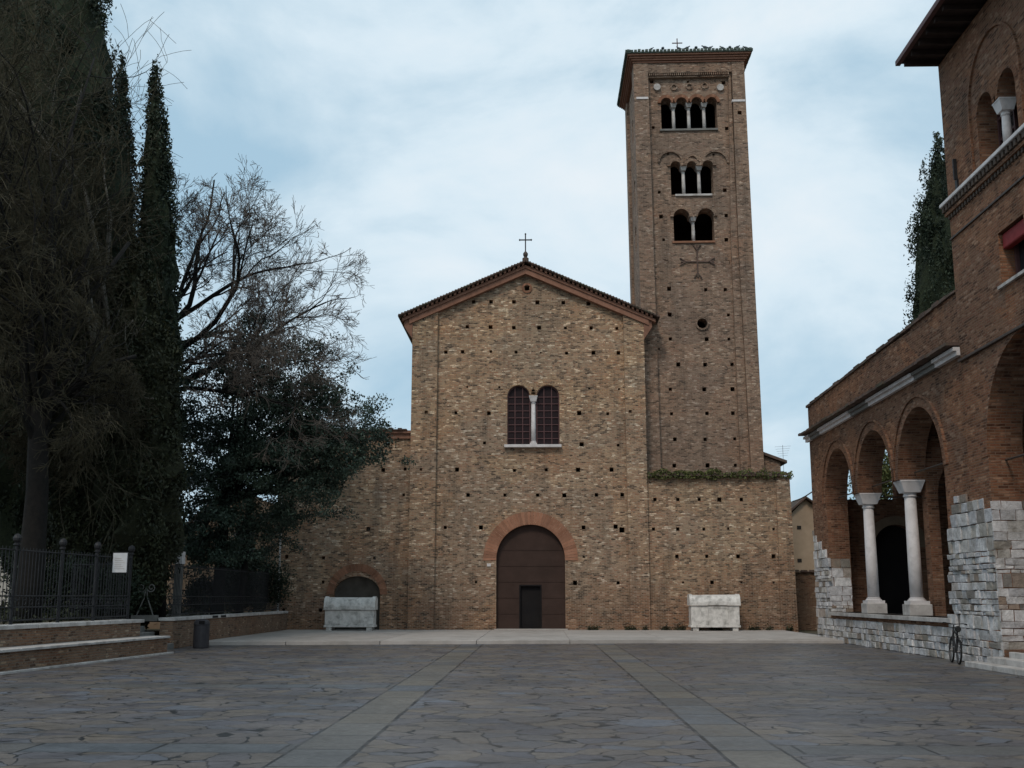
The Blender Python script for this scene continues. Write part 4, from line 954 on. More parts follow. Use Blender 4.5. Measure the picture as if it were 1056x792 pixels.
# ================================================================ BICYCLE
def bicycle():
    bx, by = XW-.66, 30.2
    r = thing('bicycle', 'dark bicycle leaning against the stone wall beside the entrance steps', 'bicycle', (0,0,0))
    Rw = .33
    def P(l, h, s=0.): return (s, l, h)      # l along the bike, h up
    for l in (0, 1.05):
        mb = MB().torus((0, l, Rw), (1,0,0), Rw-.024, .026, 32, 6); wh = mb.build('wheel', M['rubber'], r, smooth=True)
        mb = MB().torus((0, l, Rw), (1,0,0), Rw-.05, .011, 32, 5).build('rim', M['chrome'], wh)
        mb = MB()
        for i in range(14): a = 2*math.pi*i/14; mb.tube([(.02*(-1)**i, l, Rw), (0, l+(Rw-.05)*math.cos(a), Rw+(Rw-.05)*math.sin(a))], .0035, 3)
        mb.tube([(-.05,l,Rw),(.05,l,Rw)], .022, 8); mb.build('spokes', M['chrome'], wh)
    mb = MB(); bb = (0,.43,.29); seat = (0,.28,.82); head = (0,.83,.86); headb = (0,.87,.70)
    mb.tube([bb, seat], .024); mb.tube([bb, headb], .026); mb.tube([(0,.3,.74), head], .024); mb.tube([head, headb], .028)
    for s in (-.05,.05):
        mb.tube([(s,0,Rw), (s*.4,.43,.29)], .01); mb.tube([(s,0,Rw), (s*.4,.29,.76)], .01); mb.tube([(s*.6,.87,.70), (s,1.05,Rw)], .012)
    mb.tube([head, (0,.80,1.0)], .014); mb.build('frame', M['iron'], r)
    hb = MB().tube([(-.29,.66,1.03),(-.24,.76,1.05),(-.06,.80,1.02),(.06,.80,1.02),(.24,.76,1.05),(.29,.66,1.03)], .013); h_ = hb.build('handlebar', M['iron'], r)
    mb = MB(); mb.tube([(-.30,.62,1.03),(-.27,.70,1.04)], .02); mb.tube([(.30,.62,1.03),(.27,.70,1.04)], .02); mb.build('grips', M['rubber'], h_)
    mb = MB().tube([(0,.10,.90),(0,.18,.905),(0,.30,.90),(0,.40,.90)], [.06,.085,.05,.02], 10); mb.tube([(0,.26,.8),(0,.25,.89)], .014); mb.build('saddle', M['rubber'], r)
    mb = MB().torus((0.03,.43,.29), (1,0,0), .085, .006, 18, 4); mb.tube([(0.03,.43,.29),(.06,.50,.14)], .01); mb.tube([(-.03,.43,.29),(-.06,.36,.44)], .01)
    mb.box(.06,.14,.46,.54,.125,.15); mb.box(-.14,-.06,.32,.40,.43,.455); mb.build('crankset', M['chrome'], r)
    mb = MB()
    for s in (-.028,.028): mb.tube([(s,-.22,Rw+.27)]+[(s,(Rw+.03)*math.cos(a),Rw+(Rw+.03)*math.sin(a)) for a in [R(130),R(110),R(90),R(60)]], .008, 4)
    mb.box(-.03,.03,-.30,-.28,.52,.60); mb.build('mudguard', M['iron'], r)
    mb = MB(); 
    for s in (-.06,0,.06): mb.tube([(s,-.25,.74),(s,.2,.74)], .007, 4)
    mb.tube([(-.06,-.2,.74),(-.05,0,Rw)], .006, 4); mb.tube([(.06,-.2,.74),(.05,0,Rw)], .006, 4); mb.build('luggage_rack', M['iron'], r)
    r.location = (bx, by, .0); r.rotation_euler = (0, R(4), R(-10))
bicycle()

# ================================================================ HOUSE BEHIND, RIGHT
hs = thing('plastered_house', 'small ochre plastered house with tiled gable between the church and the portico', 'house', (14, 66, 0))
YHs = 66.
def PH(px, py): p = aty(px, py, YHs); return p[0], p[2]
h0 = PH(817, 560)[0]; hz0 = PH(819, 530)[1]; ha = PH(830, 514.5)[0]; haz = PH(830, 515)[1]
hwid = 2*(ha-h0)*2.2
MB().poly(Fr('y', YHs), [(h0-.3, 0), (ha+4.0, 0), (ha+4.0, hz0-2.), (ha, haz), (h0-.3, hz0-.3)], [], 0, 10).build('wall', M['plaster'], hs)
mb = MB(); sl = (haz-(hz0-2.))/4.0
for i in range(20):
    a = ha+i*.24; z = haz+.05-sl*(a-ha)
    mb.hexa([(a,YHs-.4,z),(a+.26,YHs-.4,z-sl*.26),(a+.26,YHs+10,z-sl*.26),(a,YHs+10,z),(a,YHs-.4,z+.1),(a+.26,YHs-.4,z-sl*.26+.1),(a+.26,YHs+10,z-sl*.26+.1),(a,YHs+10,z+.1)])
mb.hexa([(h0-.5,YHs-.3,hz0-.25),(ha,YHs-.3,haz+.05),(ha,YHs+10,haz+.05),(h0-.5,YHs+10,hz0-.25),(h0-.5,YHs-.3,hz0-.12),(ha,YHs-.3,haz+.17),(ha,YHs+10,haz+.17),(h0-.5,YHs+10,hz0-.12)])
mb.build('roof', M['tile'], hs)
mb = MB()
for px, py in ((824, 544), (824.5, 578)): u, z = PH(px, py); mb.box(u-.12, u+.12, YHs-.03, YHs+.1, z-.1, z+.1); 
mb.build('vent', M['dark'], hs)
gw = thing('yard_wall', 'low dark brick wall with tile coping in front of the ochre house', 'wall', (13.5, 60, 0))
u0, u1 = aty(819.5,620,60)[0], 16; zt = aty(830, 590, 60)[2]
MB().box(u0-.4, u1, 60, 60.4, 0, zt).build('wall', M['lowbrick'], gw)
mb = MB(); tiles(mb, u0-.4, u1, 59.85, 60.55, zt+.01, zt+.03, .22); mb.build('coping', M['tile'], gw)
# aerial and cable
ae = MB(); p = aty(808, 479, 62); p2 = aty(808, 459, 62)
ae.tube([(p[0], 62, 6), (p[0], 62, p2[2])], .012, 5)
for i in range(5): ae.tube([(p[0]-.45+i*.05, 62, p2[2]-.1-i*.13), (p[0]+.45-i*.05, 62, p2[2]-.05-i*.13)], .006, 4)
tag(ae.build('roof_aerial', M['chrome']), 'thin television aerial above the annex at the right of the tower', 'aerial')
a, b_ = aty(817.5, 517, YC+1), atx(838, 507, XW+.2)
cb = MB().tube([tuple(a), tuple((a*2+b_)/3-np.array([0,0,.06])), tuple((a+2*b_)/3-np.array([0,0,.05])), tuple(b_)], .028, 5)
tag(cb.build('overhead_cable', M['iron']), 'dark cable strung from the church corner to the portico', 'cable')

# ================================================================ LEFT TERRACE
GZ = 1.02
XLW = -12.45
def wallx(y): return -11.55-(35.4-y)*.085     # line of the bench wall
mb = MB(); mb.add([(-90,-20,GZ-.06),(wallx(-20)-1.2,-20,GZ-.06),(wallx(34.5)-1.2,34.5,GZ-.06),(XLW-1.6,35.,GZ-.06),(XLW-1.6,39.,GZ-.06),(XLW-.3,39.,GZ-.06),(XLW-.3,YC-.0,GZ-.06),(-90,YC+40,GZ-.06)], [(0,1,2,3,4,5,6,7)])
struct(mb.build('garden_terrace', M['earth'], recalc=False))
bw = thing('bench_wall', 'two-tier brick retaining wall with white stone copings at the left edge', 'retaining wall', (-12, 30, 0))
def tier(x_off, x_back, y_end, z0, z1, mat, name, y_beg=-18, seg=None):
    mb = MB()
    if seg is None:
        mb.hexa([(wallx(y_beg)+x_off,y_beg,z0),(wallx(y_end)+x_off,y_end,z0),(wallx(y_end)+x_back,y_end,z0),(wallx(y_beg)+x_back,y_beg,z0),
                 (wallx(y_beg)+x_off,y_beg,z1),(wallx(y_end)+x_off,y_end,z1),(wallx(y_end)+x_back,y_end,z1),(wallx(y_beg)+x_back,y_beg,z1)])
    else:
        y = y_beg
        while y < y_end-.01:
            y1 = min(y+rnd.uniform(*seg), y_end); a, c = y+.004, y1-.004; j = rnd.uniform(-.012,.012)
            mb.hexa([(wallx(a)+x_off+j,a,z0),(wallx(c)+x_off+j,c,z0),(wallx(c)+x_back,c,z0),(wallx(a)+x_back,a,z0),
                     (wallx(a)+x_off+j,a,z1),(wallx(c)+x_off+j,c,z1),(wallx(c)+x_back,c,z1),(wallx(a)+x_back,a,z1)]); y = y1
    return mb.build(name, mat, bw, bevel=.012 if seg else 0)
tier(.12, -.1, 35.55, -.02, .05, M['cap'], 'base_kerb', seg=(1.5,2.2))
tier(0, -1.2, 35.3, 0, .475, M['lowbrick'], 'lower_tier')
tier(.05, -.7, 35.4, .478, .545, M['cap'], 'seat_slab', seg=(1.3,2.))
tier(-.62, -1.3, 34.7, .4, .955, M['lowbrick'], 'upper_tier')
tier(-.57, -1.25, 34.85, .958, 1.06, M['cap'], 'coping', seg=(1.2,2.))
gs = thing('garden_steps', 'worn stone steps rising to the garden between the two brick walls', 'steps', (-12.5, 36.8, 0))
for i in range(5):
    mb = MB(); mb.box(-12.75-i*.34, -12.38-i*.34, 35.6, 38.48, i*.19-.02, (i+1)*.19); mb.build('step', M['capdark'], gs, bevel=.015)
gw2 = thing('garden_wall', 'brick retaining wall with pale coping running back to the church behind the bin', 'retaining wall', (XLW, 46, 0))
MB().box(XLW-.45, XLW, 38.5, YC-.05, 0, .93).build('wall', M['lowbrick'], gw2)
mb = MB(); y = 38.45
while y < YC-.1: y1 = min(y+rnd.uniform(1.1,1.8), YC-.06); mb.box(XLW-.5, XLW+.06, y+.004, y1-.004, .933, 1.04+rnd.uniform(-.006,.006)); y = y1
mb.build('coping', M['cap'], gw2, bevel=.01)
for px, wd in ((220.5,'left'), (229,'right')):
    p = atx(px, 631, XLW); 
    tag(MB().box(XLW+.062, XLW+.075, p[1]-.35, p[1]+.35, .95, 1.03).build('wall_light', M['doordark']), f'small dark recessed light in the coping of the garden wall, {wd} one of the pair', 'light', 'recessed lights in the garden wall coping')
# litter bin
bp = atz(207, 668.5, 0)
lb = thing('litter_bin', 'dark cylindrical litter bin with domed top standing before the garden wall', 'bin', (bp[0], bp[1], 0))
r_ = .27
MB().lathe(bp[0], bp[1], [(r_*.93,.0),(r_,.03),(r_,.78),(r_*1.03,.79),(r_*1.03,.82)], 24).build('body', M['bin'], lb)
MB().lathe(bp[0], bp[1], [(r_*1.02,.825),(r_*.95,.9),(r_*.7,.96),(r_*.3,.985)], 24).build('lid', M['bin'], lb)
MB().box(bp[0]-.02, bp[0]+.16, bp[1]-r_-.02, bp[1]-r_+.1, .82, .93).build('opening', M['doordark'], lb)

# ---- iron fences
def fence(name, label, pts, z0, z1, sp=.16, posts=2.4):
    r = thing(name, label, 'fence', (pts[0][0], pts[0][1], z0)); 
    mb = MB(); ra = MB(); L0 = 0
    for (a, b_) in zip(pts[:-1], pts[1:]):
        a = Vector(a); b_ = Vector(b_); L = (b_-a).length; n = int(L/sp)
        for i in range(n):
            p = a+(b_-a)*(i+.5)/n; mb.tube([(p.x,p.y,z0+.06),(p.x,p.y,z1-.02)], .011, 4)
            if i % 2 == 0:                       # small scroll rings low down
                c = a+(b_-a)*(i+1)/n; mb.torus((c.x, c.y, z0+.55), ((b_-a).orthogonal().x, (b_-a).orthogonal().y, 0), sp*.42, .009, 10, 3)
        for zz in (z0+.1, z0+.42, z0+.7, z1-.1): ra.tube([(a.x,a.y,zz),(b_.x,b_.y,zz)], .018, 4)
    mb.build('bars', M['iron'], r); ra.build('rails', M['iron'], r)
    return r
fx = lambda y: wallx(y)-1.0
f1_ = fence('iron_fence', 'black iron railing on the coping of the left bench wall', [(fx(8), 8), (fx(34.6), 34.6)], 1.06, 3.0)
f2_ = fence('iron_fence', 'black iron railing on the garden wall behind the litter bin', [(XLW-.28, 38.8), (XLW-.28, YC-.3)], 1.04, 2.9)
f3_ = fence('iron_fence', 'black iron railing set back behind the garden steps', [(fx(34.7)-.0, 34.75), (-15.2, 36.5), (-15.2, 42.)], .96, 2.85)
k = 0
for y, wd in ((13.,'far left'), (20.,'left of the notice, out by the corner'), (28.1,'leftmost, beside the big trunk'), (30.4,'second before the notice'), (32.4,'nearest to the white notice'), (34.62,'at the end by the garden steps')):
    if y < 25: continue
    p = MB().lathe(fx(y), y, [(.045,1.06),(.045,3.0),(.08,3.02),(.08,3.06),(.05,3.08),(.095,3.14),(.105,3.2),(.08,3.27),(.02,3.31)], 12)
    tag(p.build('fence_post', M['iron'], smooth=False), f'round-capped iron fence post, {wd}', 'fence post', 'capped posts of the left railing'); k += 1
p0 = atx(118, 570, fx(33)+.06); p1 = atx(130, 570, fx(33)+.06)
nb = thing('notice_board', 'white paper notice in a frame hung on the black railing', 'notice', (p0[0], p0[1], 2.4))
ny0 = 33.3; cxn = fx(ny0)+.05; 
MB().box(cxn, cxn+.42, ny0, ny0+.03, 2.45, 3.02).build('board', M['paper'], nb)
mb = MB()
for i in range(6): mb.box(cxn+.06, cxn+.36-.05*(i % 3), ny0-.004, ny0-.001, 2.55+i*.06, 2.565+i*.06)
mb.build('printed_lines', M['cap'], nb)
MB().box(cxn-.03, cxn+.45, ny0+.034, ny0+.05, 2.42, 3.05).build('frame', M['iron'], nb)
# pale carved gate pillar
wp = atx(183.5, 600, -14.3)
pi_ = thing('stone_pillar', 'slender pale stone pillar with carved scrolls inside the garden railing', 'pillar', (wp[0], wp[1], GZ-.05))
MB().box(wp[0]-.14, wp[0]+.14, wp[1]-.14, wp[1]+.14, GZ-.05, 3.0).build('shaft', M['capdark'], pi_, bevel=.02)
MB().box(wp[0]-.19, wp[0]+.19, wp[1]-.19, wp[1]+.19, 3.003, 3.5).build('block', M['marble'], pi_, bevel=.02)
mb = MB()
for zz in (1.35,1.75,2.15,2.5): mb.torus((wp[0]-.27, wp[1], zz), (0,1,0), .11, .022, 14, 5)
mb.build('scrolls', M['capdark'], pi_)
q = aty(151, 606, 38.6); mb = MB(); hub = (q[0], q[1], q[2]-.05)
for s_ in (-1, 1):                                   # two facing spirals rising from a plinth
    mb.tube([(hub[0]+s_*(.30-.26*(k/26)**.8*math.cos(k*.34)) if False else hub[0]+s_*(.17+(.16-.13*k/26)*math.cos(math.pi+k*.36)), hub[1], hub[2]+(.16-.13*k/26)*math.sin(math.pi+k*.36)+.05) for k in range(27)], .022, 5)
    mb.tube([(hub[0]+s_*.01, hub[1], hub[2]+.05), (hub[0]+s_*.06, hub[1], hub[2]-.3), (hub[0]+s_*.3, hub[1], GZ+.05)], .025, 5)
mb.box(hub[0]-.45, hub[0]+.45, hub[1]-.08, hub[1]+.08, GZ-.1, GZ+.1)
tag(mb.build('scroll_screen', M['capdark']), 'pale wrought scroll ornament low between the fence end and the pillar', 'ornament')

# ================================================================ BUILDINGS BEHIND THE TREES
b1 = thing('ochre_building', 'tan gabled building half hidden behind the holm oak', 'building', (-19, 60, 0))
def PB(px, py, Y): p = aty(px, py, Y); return p[0], p[2]
Yb = 62.
g = [PB(150,640,Yb), PB(285,640,Yb), PB(285,520,Yb), PB(235,505,Yb), PB(190,560,Yb), PB(150,590,Yb)]
g[0] = (g[0][0], 0); g[1] = (g[1][0], 0)
MB().poly(Fr('y', Yb), g, [], 0, 8).build('wall', M['plaster3'], b1)
mb = MB(); a, b_ = g[4], g[3]
mb.hexa([(g[5][0]-.3,Yb-.3,g[5][1]),(b_[0],Yb-.3,b_[1]+.02),(b_[0],Yb+8,b_[1]+.02),(g[5][0]-.3,Yb+8,g[5][1]),(g[5][0]-.3,Yb-.3,g[5][1]+.2),(b_[0],Yb-.3,b_[1]+.2),(b_[0],Yb+8,b_[1]+.2),(g[5][0]-.3,Yb+8,g[5][1]+.2)])
mb.build('roof', M['tile'], b1)
u, z = PB(252, 560, Yb); MB().box(u-.5, u+.5, Yb-.05, Yb+.1, z-2.2, z+1.).build('window', M['doordark'], b1)
b2_ = thing('pale_building', 'pale plastered building glimpsed behind the trunk and railing at far left', 'building', (-30, 62, 0))
Yb = 58.
x0, x1 = PB(-60, 500, Yb)[0], PB(18, 500, Yb)[0]; zt = PB(0, 560, Yb)[1]
MB().box(x0, x1, Yb, Yb+9, 0, zt).build('wall', M['plaster2'], b2_)
mb = MB(); tiles(mb, x0-.3, x1+.3, Yb-.4, Yb+5, zt+.02, zt+1.6, .3); mb.build('roof', M['tile'], b2_)
u = PB(8, 600, Yb)[0]
for du in (-1.5, -4): MB().box(u+du-.45, u+du+.45, Yb-.04, Yb+.1, 2.2, 3.9).build('window', M['doordark'], b2_)
b3 = thing('narrow_building', 'tall narrow ochre wall rising behind the iron railing at left', 'building', (-20, 50, 0))
Yb = 47.; x0, x1 = PB(42, 500, Yb)[0], PB(66, 500, Yb)[0]; zt = PB(55, 485, Yb)[1]
MB().box(x0, x1, Yb, Yb+5, 0, zt).build('wall', M['plaster'], b3)
MB().box(x0-.15, x1+.15, Yb-.15, Yb+5, zt+.003, zt+.18).build('roof_slab', M['cap'], b3)

# ================================================================ TREES
def grow(rng, p, d, L, r, depth, out, maxd, spread=.6, up=.12, kids=(3,5), shrink=.68, wob=.10, seg=4, droop=0., keep=None):
    """appends polylines (points, radii, depth)"""
    pts = [p]; rad = [r]; cur = p.copy(); dd = d.copy()
    tip = r*(.55 if depth < maxd else .35)
    for i in range(seg):
        dd = (dd + Vector((rng.gauss(0,wob), rng.gauss(0,wob), rng.gauss(0,wob)+up*(.5 if depth > 1 else .2)-droop*depth))).normalized()
        cur = cur+dd*(L/seg); pts.append(cur.copy()); rad.append(r+(tip-r)*(i+1)/seg)
    if keep and depth > 0 and not keep(pts[-1]): return
    out.append((pts, rad, depth))
    if depth >= maxd: return
    nk = rng.randint(*kids)
    for k in range(nk):
        f = 1. if k == 0 else rng.uniform(.35, 1.)
        j = f*seg; i = min(int(j), seg-1); q = pts[i].lerp(pts[i+1], j-i); rr = rad[i]+(rad[i+1]-rad[i])*(j-i)
        az = rng.uniform(0, 2*math.pi); sp = spread*rng.uniform(.6,1.3)*(.5 if k == 0 else 1)
        o = dd.orthogonal().normalized(); o2 = dd.cross(o)
        nd = (dd*math.cos(sp)+(o*math.cos(az)+o2*math.sin(az))*math.sin(sp)).normalized()
        grow(rng, q, nd, L*shrink*rng.uniform(.8,1.15), rr*(.8 if k == 0 else rng.uniform(.5,.7)), depth+1, out, maxd, spread, up, kids, shrink, wob, seg, droop, keep)
def bare_tree(label, base, limbs, trunk, seed, matT, matB, matW, maxd, kids, group=None, spread=.6, up=.1, shrink=.68, twr=.006, wob=.10, extra=None, droop=0., split=2):
    rng = random.Random(seed)
    r = thing('bare_tree', label, 'tree', base, group)
    mb = MB().tube(trunk[0], trunk[1], 12); tk = mb.build('trunk', matT, r, smooth=True)
    out = []
    for (p, d, L, rad) in limbs: grow(rng, Vector(p), Vector(d).normalized(), L, rad, 0, out, maxd, spread, up, kids, shrink, wob, 5, droop, extra)
    big_, tw_ = MB(), MB()
    for pts, rad, dp in out:
        rad = [max(q, twr) for q in rad]
        if dp <= split: big_.tube(pts, rad, 6 if dp < 2 else 4)
        else: tw_.tube(pts, rad, 3)
    big_.build('limbs', matB, r, recalc=False, smooth=True)
    tw_.build('twigs', matW, r, recalc=False)
    print(label[:30], len(out), 'branches')
    return r, out
# broad bare tree behind the cypresses, spreading to the right over the holm oak
Yt = 47.; bx, _, _ = aty(168, 600, Yt); fk = aty(172, 400, Yt)
def A(px, py, Y): p = aty(px, py, Y); return Vector(p)
tr = ([(bx-.3,Yt,GZ-.3),(bx-.2,Yt,3.5),(bx,Yt,6.5),tuple(fk),tuple(A(167,345,Yt))], [.42,.36,.33,.30,.16])
limbs = []
for (p, q, yo, rad) in (((168,345),(208,185),1,.12), ((168,340),(245,200),-1.5,.12), ((168,350),(290,232),0,.14), ((168,372),(330,275),-1,.14), ((168,340),(225,260),2.5,.10), ((172,402),(350,335),1,.14), ((172,404),(330,372),-1.5,.11),
                        ((168,350),(190,240),2,.12), ((172,402),(290,330),2,.12), ((168,360),(150,250),1,.12), ((172,410),(110,330),-1,.12), ((168,360),(265,300),3,.11), ((172,400),(235,345),-2,.10), ((168,340),(205,270),-1,.09), ((168,380),(300,345),-2.5,.10)):
    a = A(p[0], p[1], Yt); b_ = A(q[0], q[1], Yt+yo); d = b_-a; limbs.append((a, d, d.length*.66, rad))
bare_tree('broad leafless tree with fine grey twigs spreading above the holm oak', (bx-.3,Yt,GZ), limbs, tr, 21, M['bark'], M['bark'], M['twiggrey'], 6, (3,4), spread=.55, up=.03, shrink=.635, twr=.008, wob=.15,
          extra=lambda p, c_=Vector(fk): (p-c_).length < 9.9+.5*math.sin(p.x*3)+.5*math.sin(p.z*4.3))
# nearer tangled trees at the left edge
def tangle(label, px, Y, seed, tpx, forky, targets, mats, maxd=5, kids=(3,4), twr=.009, spread=.75, droop=.006, shrink=.66, xmax=None, tk=1.):
    bx = aty(px, 620, Y)[0]; fk = A(tpx, forky, Y)
    tr = ([(bx,Y,GZ-.3),(bx+.05,Y,GZ+1.2),tuple((Vector((bx,Y,GZ+1.2))+fk)/2+Vector((.1,0,0))),tuple(fk)], [.46*tk,.38*tk,.32*tk,.27*tk])
    limbs = []
    for (qx, qy, yo) in targets:
        b_ = A(qx, qy, Y+yo); d = b_-fk; limbs.append((fk-Vector((0,0,random.Random(qx).uniform(0,1.5))), d, d.length*.5, .11))
    return bare_tree(label, (bx,Y,GZ), limbs, tr, seed, M['bark'], mats[0], mats[1], maxd, kids, wob=.12, spread=spread, up=.0, shrink=shrink, twr=twr, droop=droop, extra=xmax)
# the crowns keep to the left side of the garden, clear of the open square
TW = [(20,180,1),(90,170,-1),(60,60,1),(115,260,0),(-40,250,1),(90,90,2),(130,320,1),(0,310,-2),(80,320,-2),(30,60,-1),(95,-20,1),(50,-60,0),(60,420,1),(-10,10,0),(20,-90,1),(70,10,-2),(140,400,0),(150,260,1),(120,180,0),(40,250,2)]
tangle('tangled bare tree with thick dark trunk behind the left railing', 28, 33., 4, 40, 420, TW, (M['bark'], M['twig']), 5, (3,5), .0085, spread=.85, shrink=.72, xmax=lambda p: p.x < -13.5+.2*max(0, 12-p.z)+.4*math.sin(p.z*2.1+p.y) and p.z < 27 and p.y < 41)
tangle('second tangled bare tree with olive brown twigs in front of the cypresses', 128, 38.9, 9, 108, 400, [(60,180,1),(105,90,0),(140,190,1),(150,270,-1),(100,250,-2),(40,60,2),(165,330,1),(120,370,-2),(60,340,0),(30,240,2),(150,430,0),(80,470,1),(80,0,1),(175,380,-1),(20,400,0),(110,-30,-1)], (M['barkpale'], M['twig']), 5, (3,5), .009, spread=.85, shrink=.72, xmax=lambda p: p.x < -15.3+.2*max(0, 16-p.z)+.5*math.sin(p.z*1.7+p.y) and p.z < 26 and p.y < 43, tk=.55)
tangle('third bare tree with dense drooping twigs half out of view at far left', -40, 36., 13, -30, 430, [(0,200,1),(30,120,0),(10,60,1),(40,20,-1),(60,260,1),(40,340,0),(-60,200,0),(10,-60,0),(50,420,1)], (M['bark'], M['twig']), 5, (3,5), .009, spread=.85, shrink=.72, xmax=lambda p: p.x < -15.6+.3*math.sin(p.z*2) and p.y < 42)

def cypress(label, px_top, py_top, px_base, Y, prof, seed, n=26000, mat='cypress', base_z=GZ, group='cypresses in the left garden', tufts=60, size=.17):
    """prof: list of (height fraction, radius m)"""
    rs = np.random.RandomState(seed)
    top = aty(px_top, py_top, Y); b_ = aty(px_base, 610, Y); Ht = top[2]-base_z
    r = thing('cypress', label, 'tree', (b_[0], Y, base_z), group)
    MB().tube([(b_[0],Y,base_z-.2),(b_[0],Y,base_z+2),(b_[0]*.5+top[0]*.5,Y,base_z+Ht*.5),(top[0],Y,base_z+Ht*.9)], [.28,.22,.14,.03], 8).build('trunk', M['bark'], r, smooth=True)
    hs = np.array([p[0] for p in prof]); rr = np.array([p[1] for p in prof])
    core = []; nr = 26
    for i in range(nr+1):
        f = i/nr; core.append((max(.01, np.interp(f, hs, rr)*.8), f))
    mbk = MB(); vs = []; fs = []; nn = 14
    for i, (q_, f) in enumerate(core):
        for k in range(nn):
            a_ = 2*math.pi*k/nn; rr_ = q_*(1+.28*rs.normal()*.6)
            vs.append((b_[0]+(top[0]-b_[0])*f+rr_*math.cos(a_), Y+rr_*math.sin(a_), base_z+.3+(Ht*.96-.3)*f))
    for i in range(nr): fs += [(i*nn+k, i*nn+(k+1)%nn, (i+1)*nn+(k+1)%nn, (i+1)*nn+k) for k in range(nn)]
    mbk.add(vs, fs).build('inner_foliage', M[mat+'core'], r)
    # clumps: upward flame-shaped sprays spread around the axis
    nc = 620; w_ = np.interp(np.linspace(0,1,400), hs, rr)+.15; cdf = np.cumsum(w_)/w_.sum()
    h = np.interp(rs.uniform(0,1,nc), cdf, np.linspace(0,1,400)); a = rs.uniform(0,2*np.pi,nc)
    rad = np.interp(h, hs, rr)*(1+.12*np.sin(a*3+h*20)+.17*rs.normal(size=nc))
    q = rad*np.sqrt(rs.uniform(.25,1.0,nc))
    c = np.stack([q*np.cos(a), q*np.sin(a), h*Ht],1)
    per = n//nc; sc = .16+.28*rs.uniform(0,1,(nc,1,1))*np.minimum(1,rad/1.0)[:,None,None]
    off = rs.normal(size=(nc,per,3))*np.array([.42,.42,1.15])*sc
    P = (c[:,None,:]+off).reshape(-1,3)
    f = np.clip(P[:,2]/Ht,0,1)
    keep = np.hypot(P[:,0],P[:,1]) < np.interp(f, hs, rr)*1.14+.10
    P = P[keep & (P[:,2] < Ht*1.01)]; f = np.clip(P[:,2]/Ht,0,1)
    P[:,0] += b_[0]+(top[0]-b_[0])*f; P[:,1] += Y; P[:,2] += base_z
    leafcloud(P, None, size, rs, M[mat], 'crown', r, up=.9, aspect=.42)
    return r
cy = [(0,.0),(.08,.5),(.14,1.0),(.3,1.15),(.5,1.05),(.7,.85),(.85,.6),(.95,.28),(1,.04)]
def scaled(k, p=cy, lo=0.): return [(a, b*k) for a, b in p]
cypress('tall narrow cypress with pointed tip, rightmost of the group in the left garden', 161, 62, 165, 42., scaled(.86), 1, 30000)
cypress('tall cypress with bent blunt tip beside the rightmost one', 125, 68, 122, 44., scaled(.9), 2, 30000)
cypress('largest cypress rising out of the top of the frame at left', 78, -150, 88, 41., scaled(1.9), 3, 64000, tufts=90)
cypress('dark cypress behind the tangled branches at the left edge', 30, -130, 24, 44., scaled(2.0), 4, 60000)
low = [(0,.15),(.05,.9),(.2,1.9),(.45,2.0),(.7,1.6),(.88,.9),(1,.1)]
cypress('broad olive green conifer hanging low over the railing end', 138, 245, 148, 39.5, [(a, b*.82) for a, b in low], 5, 52000, 'cypressolive', size=.17)
cypress('low dark conifer behind the railing and the notice', 90, 330, 92, 40.5, [(a, b*.8) for a, b in low], 6, 36000, 'cypressolive', size=.17)
cypress('lone cypress rising behind the roof of the portico on the right', 966, 140, 984, 52., [(0,1.6),(.3,1.85),(.6,1.7),(.8,1.35),(.93,.7),(1,.1)], 7, 52000, base_z=0, group=None)
# holm oak
rs = np.random.RandomState(17)
Yo = 49.; ob = aty(225, 600, Yo)
oak = thing('holm_oak', 'dense dark evergreen oak spreading in front of the left aisle of the church', 'tree', (ob[0], Yo, GZ))
rng = random.Random(3); out = []
fk = A(232, 520, Yo)
MB().tube([(ob[0],Yo,GZ-.3),(ob[0]+.05,Yo,GZ+1.5),tuple(fk)], [.30,.26,.22], 10).build('trunk', M['bark'], oak, smooth=True)
MB().tube([(ob[0]+.8,Yo+.6,GZ-.3),(ob[0]+1.0,Yo+.5,GZ+2),tuple(A(258,500,Yo+.4))], [.17,.15,.12], 8).build('stem', M['bark'], oak, smooth=True)
ends = []
tg = []
for k in range(230):
    # crown outline in the picture: ellipse-ish lobes
    while True:
        qx, qy = rs.uniform(188,378), rs.uniform(325,600)
        top = np.interp(qx, [190,230,265,298,330,355,378], [345,328,318,332,362,404,434]); bot = np.interp(qx, [190,225,260,292,320,348,378], [590,590,590,555,528,505,470])
        if top+8 < qy < bot-8: break
    Yq = Yo+rs.uniform(-2.6,2.6)*min(1, (bot-top)/220); tg.append(A(qx, qy, Yq))
mb = MB()
for q in tg[:46]:
    m_ = (fk*.55+q*.45)+Vector((rng.uniform(-.4,.4),rng.uniform(-.4,.4),rng.uniform(-.2,.7)))
    mb.tube([tuple(fk.lerp(m_, .15)), tuple(m_), tuple(q)], [.09,.05,.02], 4)
mb.build('limbs', M['bark'], oak, recalc=False)
Pn = []
for q in tg:
    upper = q[2] > 11.5
    n_ = rng.randint(200, 380) if upper else rng.randint(400, 640)
    s_ = rng.uniform(.40, .66) if upper else rng.uniform(.5,.8)
    sub = rs.normal(size=(8,3))*s_*np.array([1,.9,.6])
    Pn.append(np.array(q)+sub[rs.randint(0,7,n_)]+rs.normal(size=(n_,3))*np.array([.2,.2,.13]))
for (qx, qy) in ((388,413),(382,420),(374,426),(378,462),(384,474)):
    Pn.append(np.array(A(qx,qy,Yo-.5))+rs.normal(size=(140,3))*np.array([.35,.3,.14]))
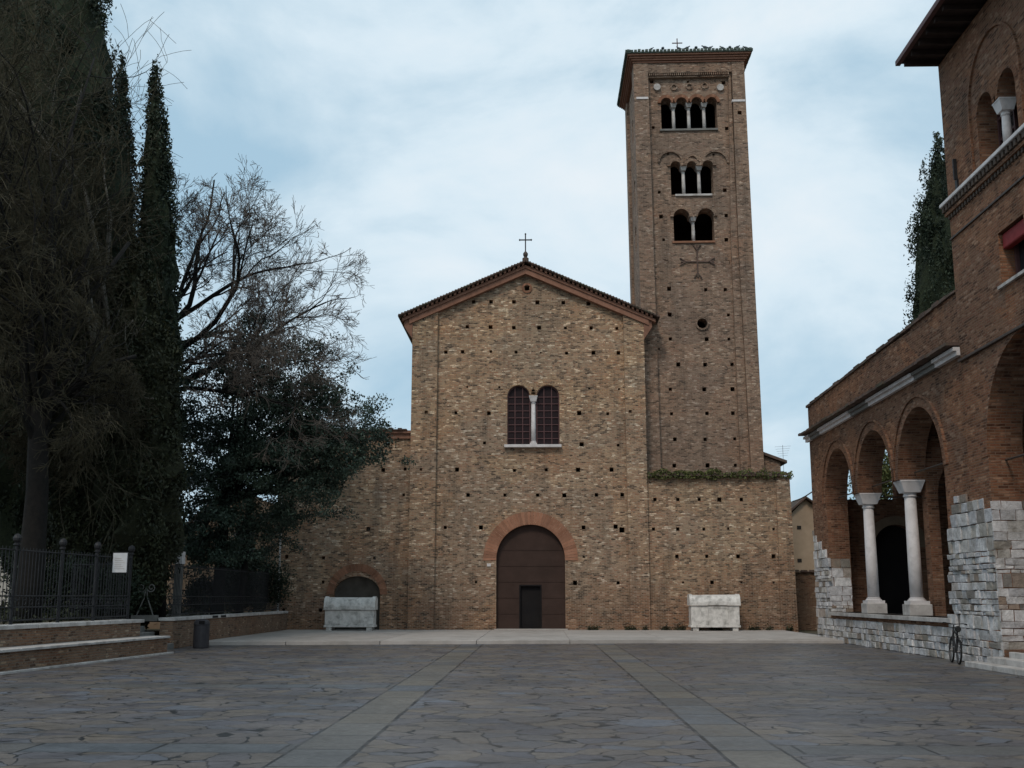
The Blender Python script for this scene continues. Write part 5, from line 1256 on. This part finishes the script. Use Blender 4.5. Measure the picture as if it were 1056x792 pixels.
Pn = np.concatenate(Pn); leafcloud(Pn, None, .13, rs, M['oak'], 'crown', oak, aspect=.55)
# tree beyond the portico's back wall
gb = aty(912, 492, YE+5)
tg2 = thing('garden_tree', 'yellow green tree seen through the arches of the portico', 'tree', (gb[0], gb[1], 0))
MB().tube([(gb[0],gb[1],0),(gb[0],gb[1],gb[2])], [.15,.08], 6).build('trunk', M['bark'], tg2)
c = np.array([gb[0], gb[1], gb[2]])+rs.normal(size=(9000,3))*np.array([.75,1.0,.9])
leafcloud(c, None, .14, rs, M['hedge'], 'crown', tg2)
for lab, px_, Y_, h_, r_, n_ in (('dark shrub against the tan wall beside the downpipe', 262, 53.5, 2.6, 1.5, 9000), ('dark shrub left of the holm oak trunk behind the railing', 208, 50., 1.6, .8, 4000), ('tall dark laurel between the oak stems and the church', 243, 54., 3.6, .9, 9000), ('dark shrub behind the left railing below the conifers', 70, 38., 1.9, 2.2, 11000)):
    b_ = aty(px_, 620, Y_); sh = thing('shrub', lab, 'shrub', (b_[0], Y_, GZ), 'shrubs behind the railings')
    MB().tube([(b_[0],Y_,GZ-.2),(b_[0]+.1,Y_,GZ+h_*.6)], [.06,.03], 5).build('stem', M['bark'], sh)
    u_ = rs.normal(size=(n_,3)); u_ /= np.linalg.norm(u_,axis=1)[:,None]; u_ *= rs.uniform(.3,1,(n_,1))**.5*(1+.2*np.sin(u_[:,:1]*9)+.15*rs.normal(size=(n_,1)))
    leafcloud(np.array([b_[0],Y_,GZ+h_*.5])+u_*np.array([r_,.8,h_*.52]), None, .13, rs, M['cypress'], 'foliage', sh)
# shrubs and ground cover on the terrace
xs_ = rs.uniform(-30,-14.2,14000); ys_ = rs.uniform(26,54,14000)
c = np.stack([xs_, ys_, GZ+np.abs(rs.normal(size=14000))*.22*(1+np.sin(xs_*1.7)*np.sin(ys_*1.3))],1)
tag(leafcloud(c, None, .16, rs, M['cypressolive'], 'ground_cover', up=.4), 'low dark ground cover growing on the garden terrace behind the railings', 'ground cover', kind='stuff')
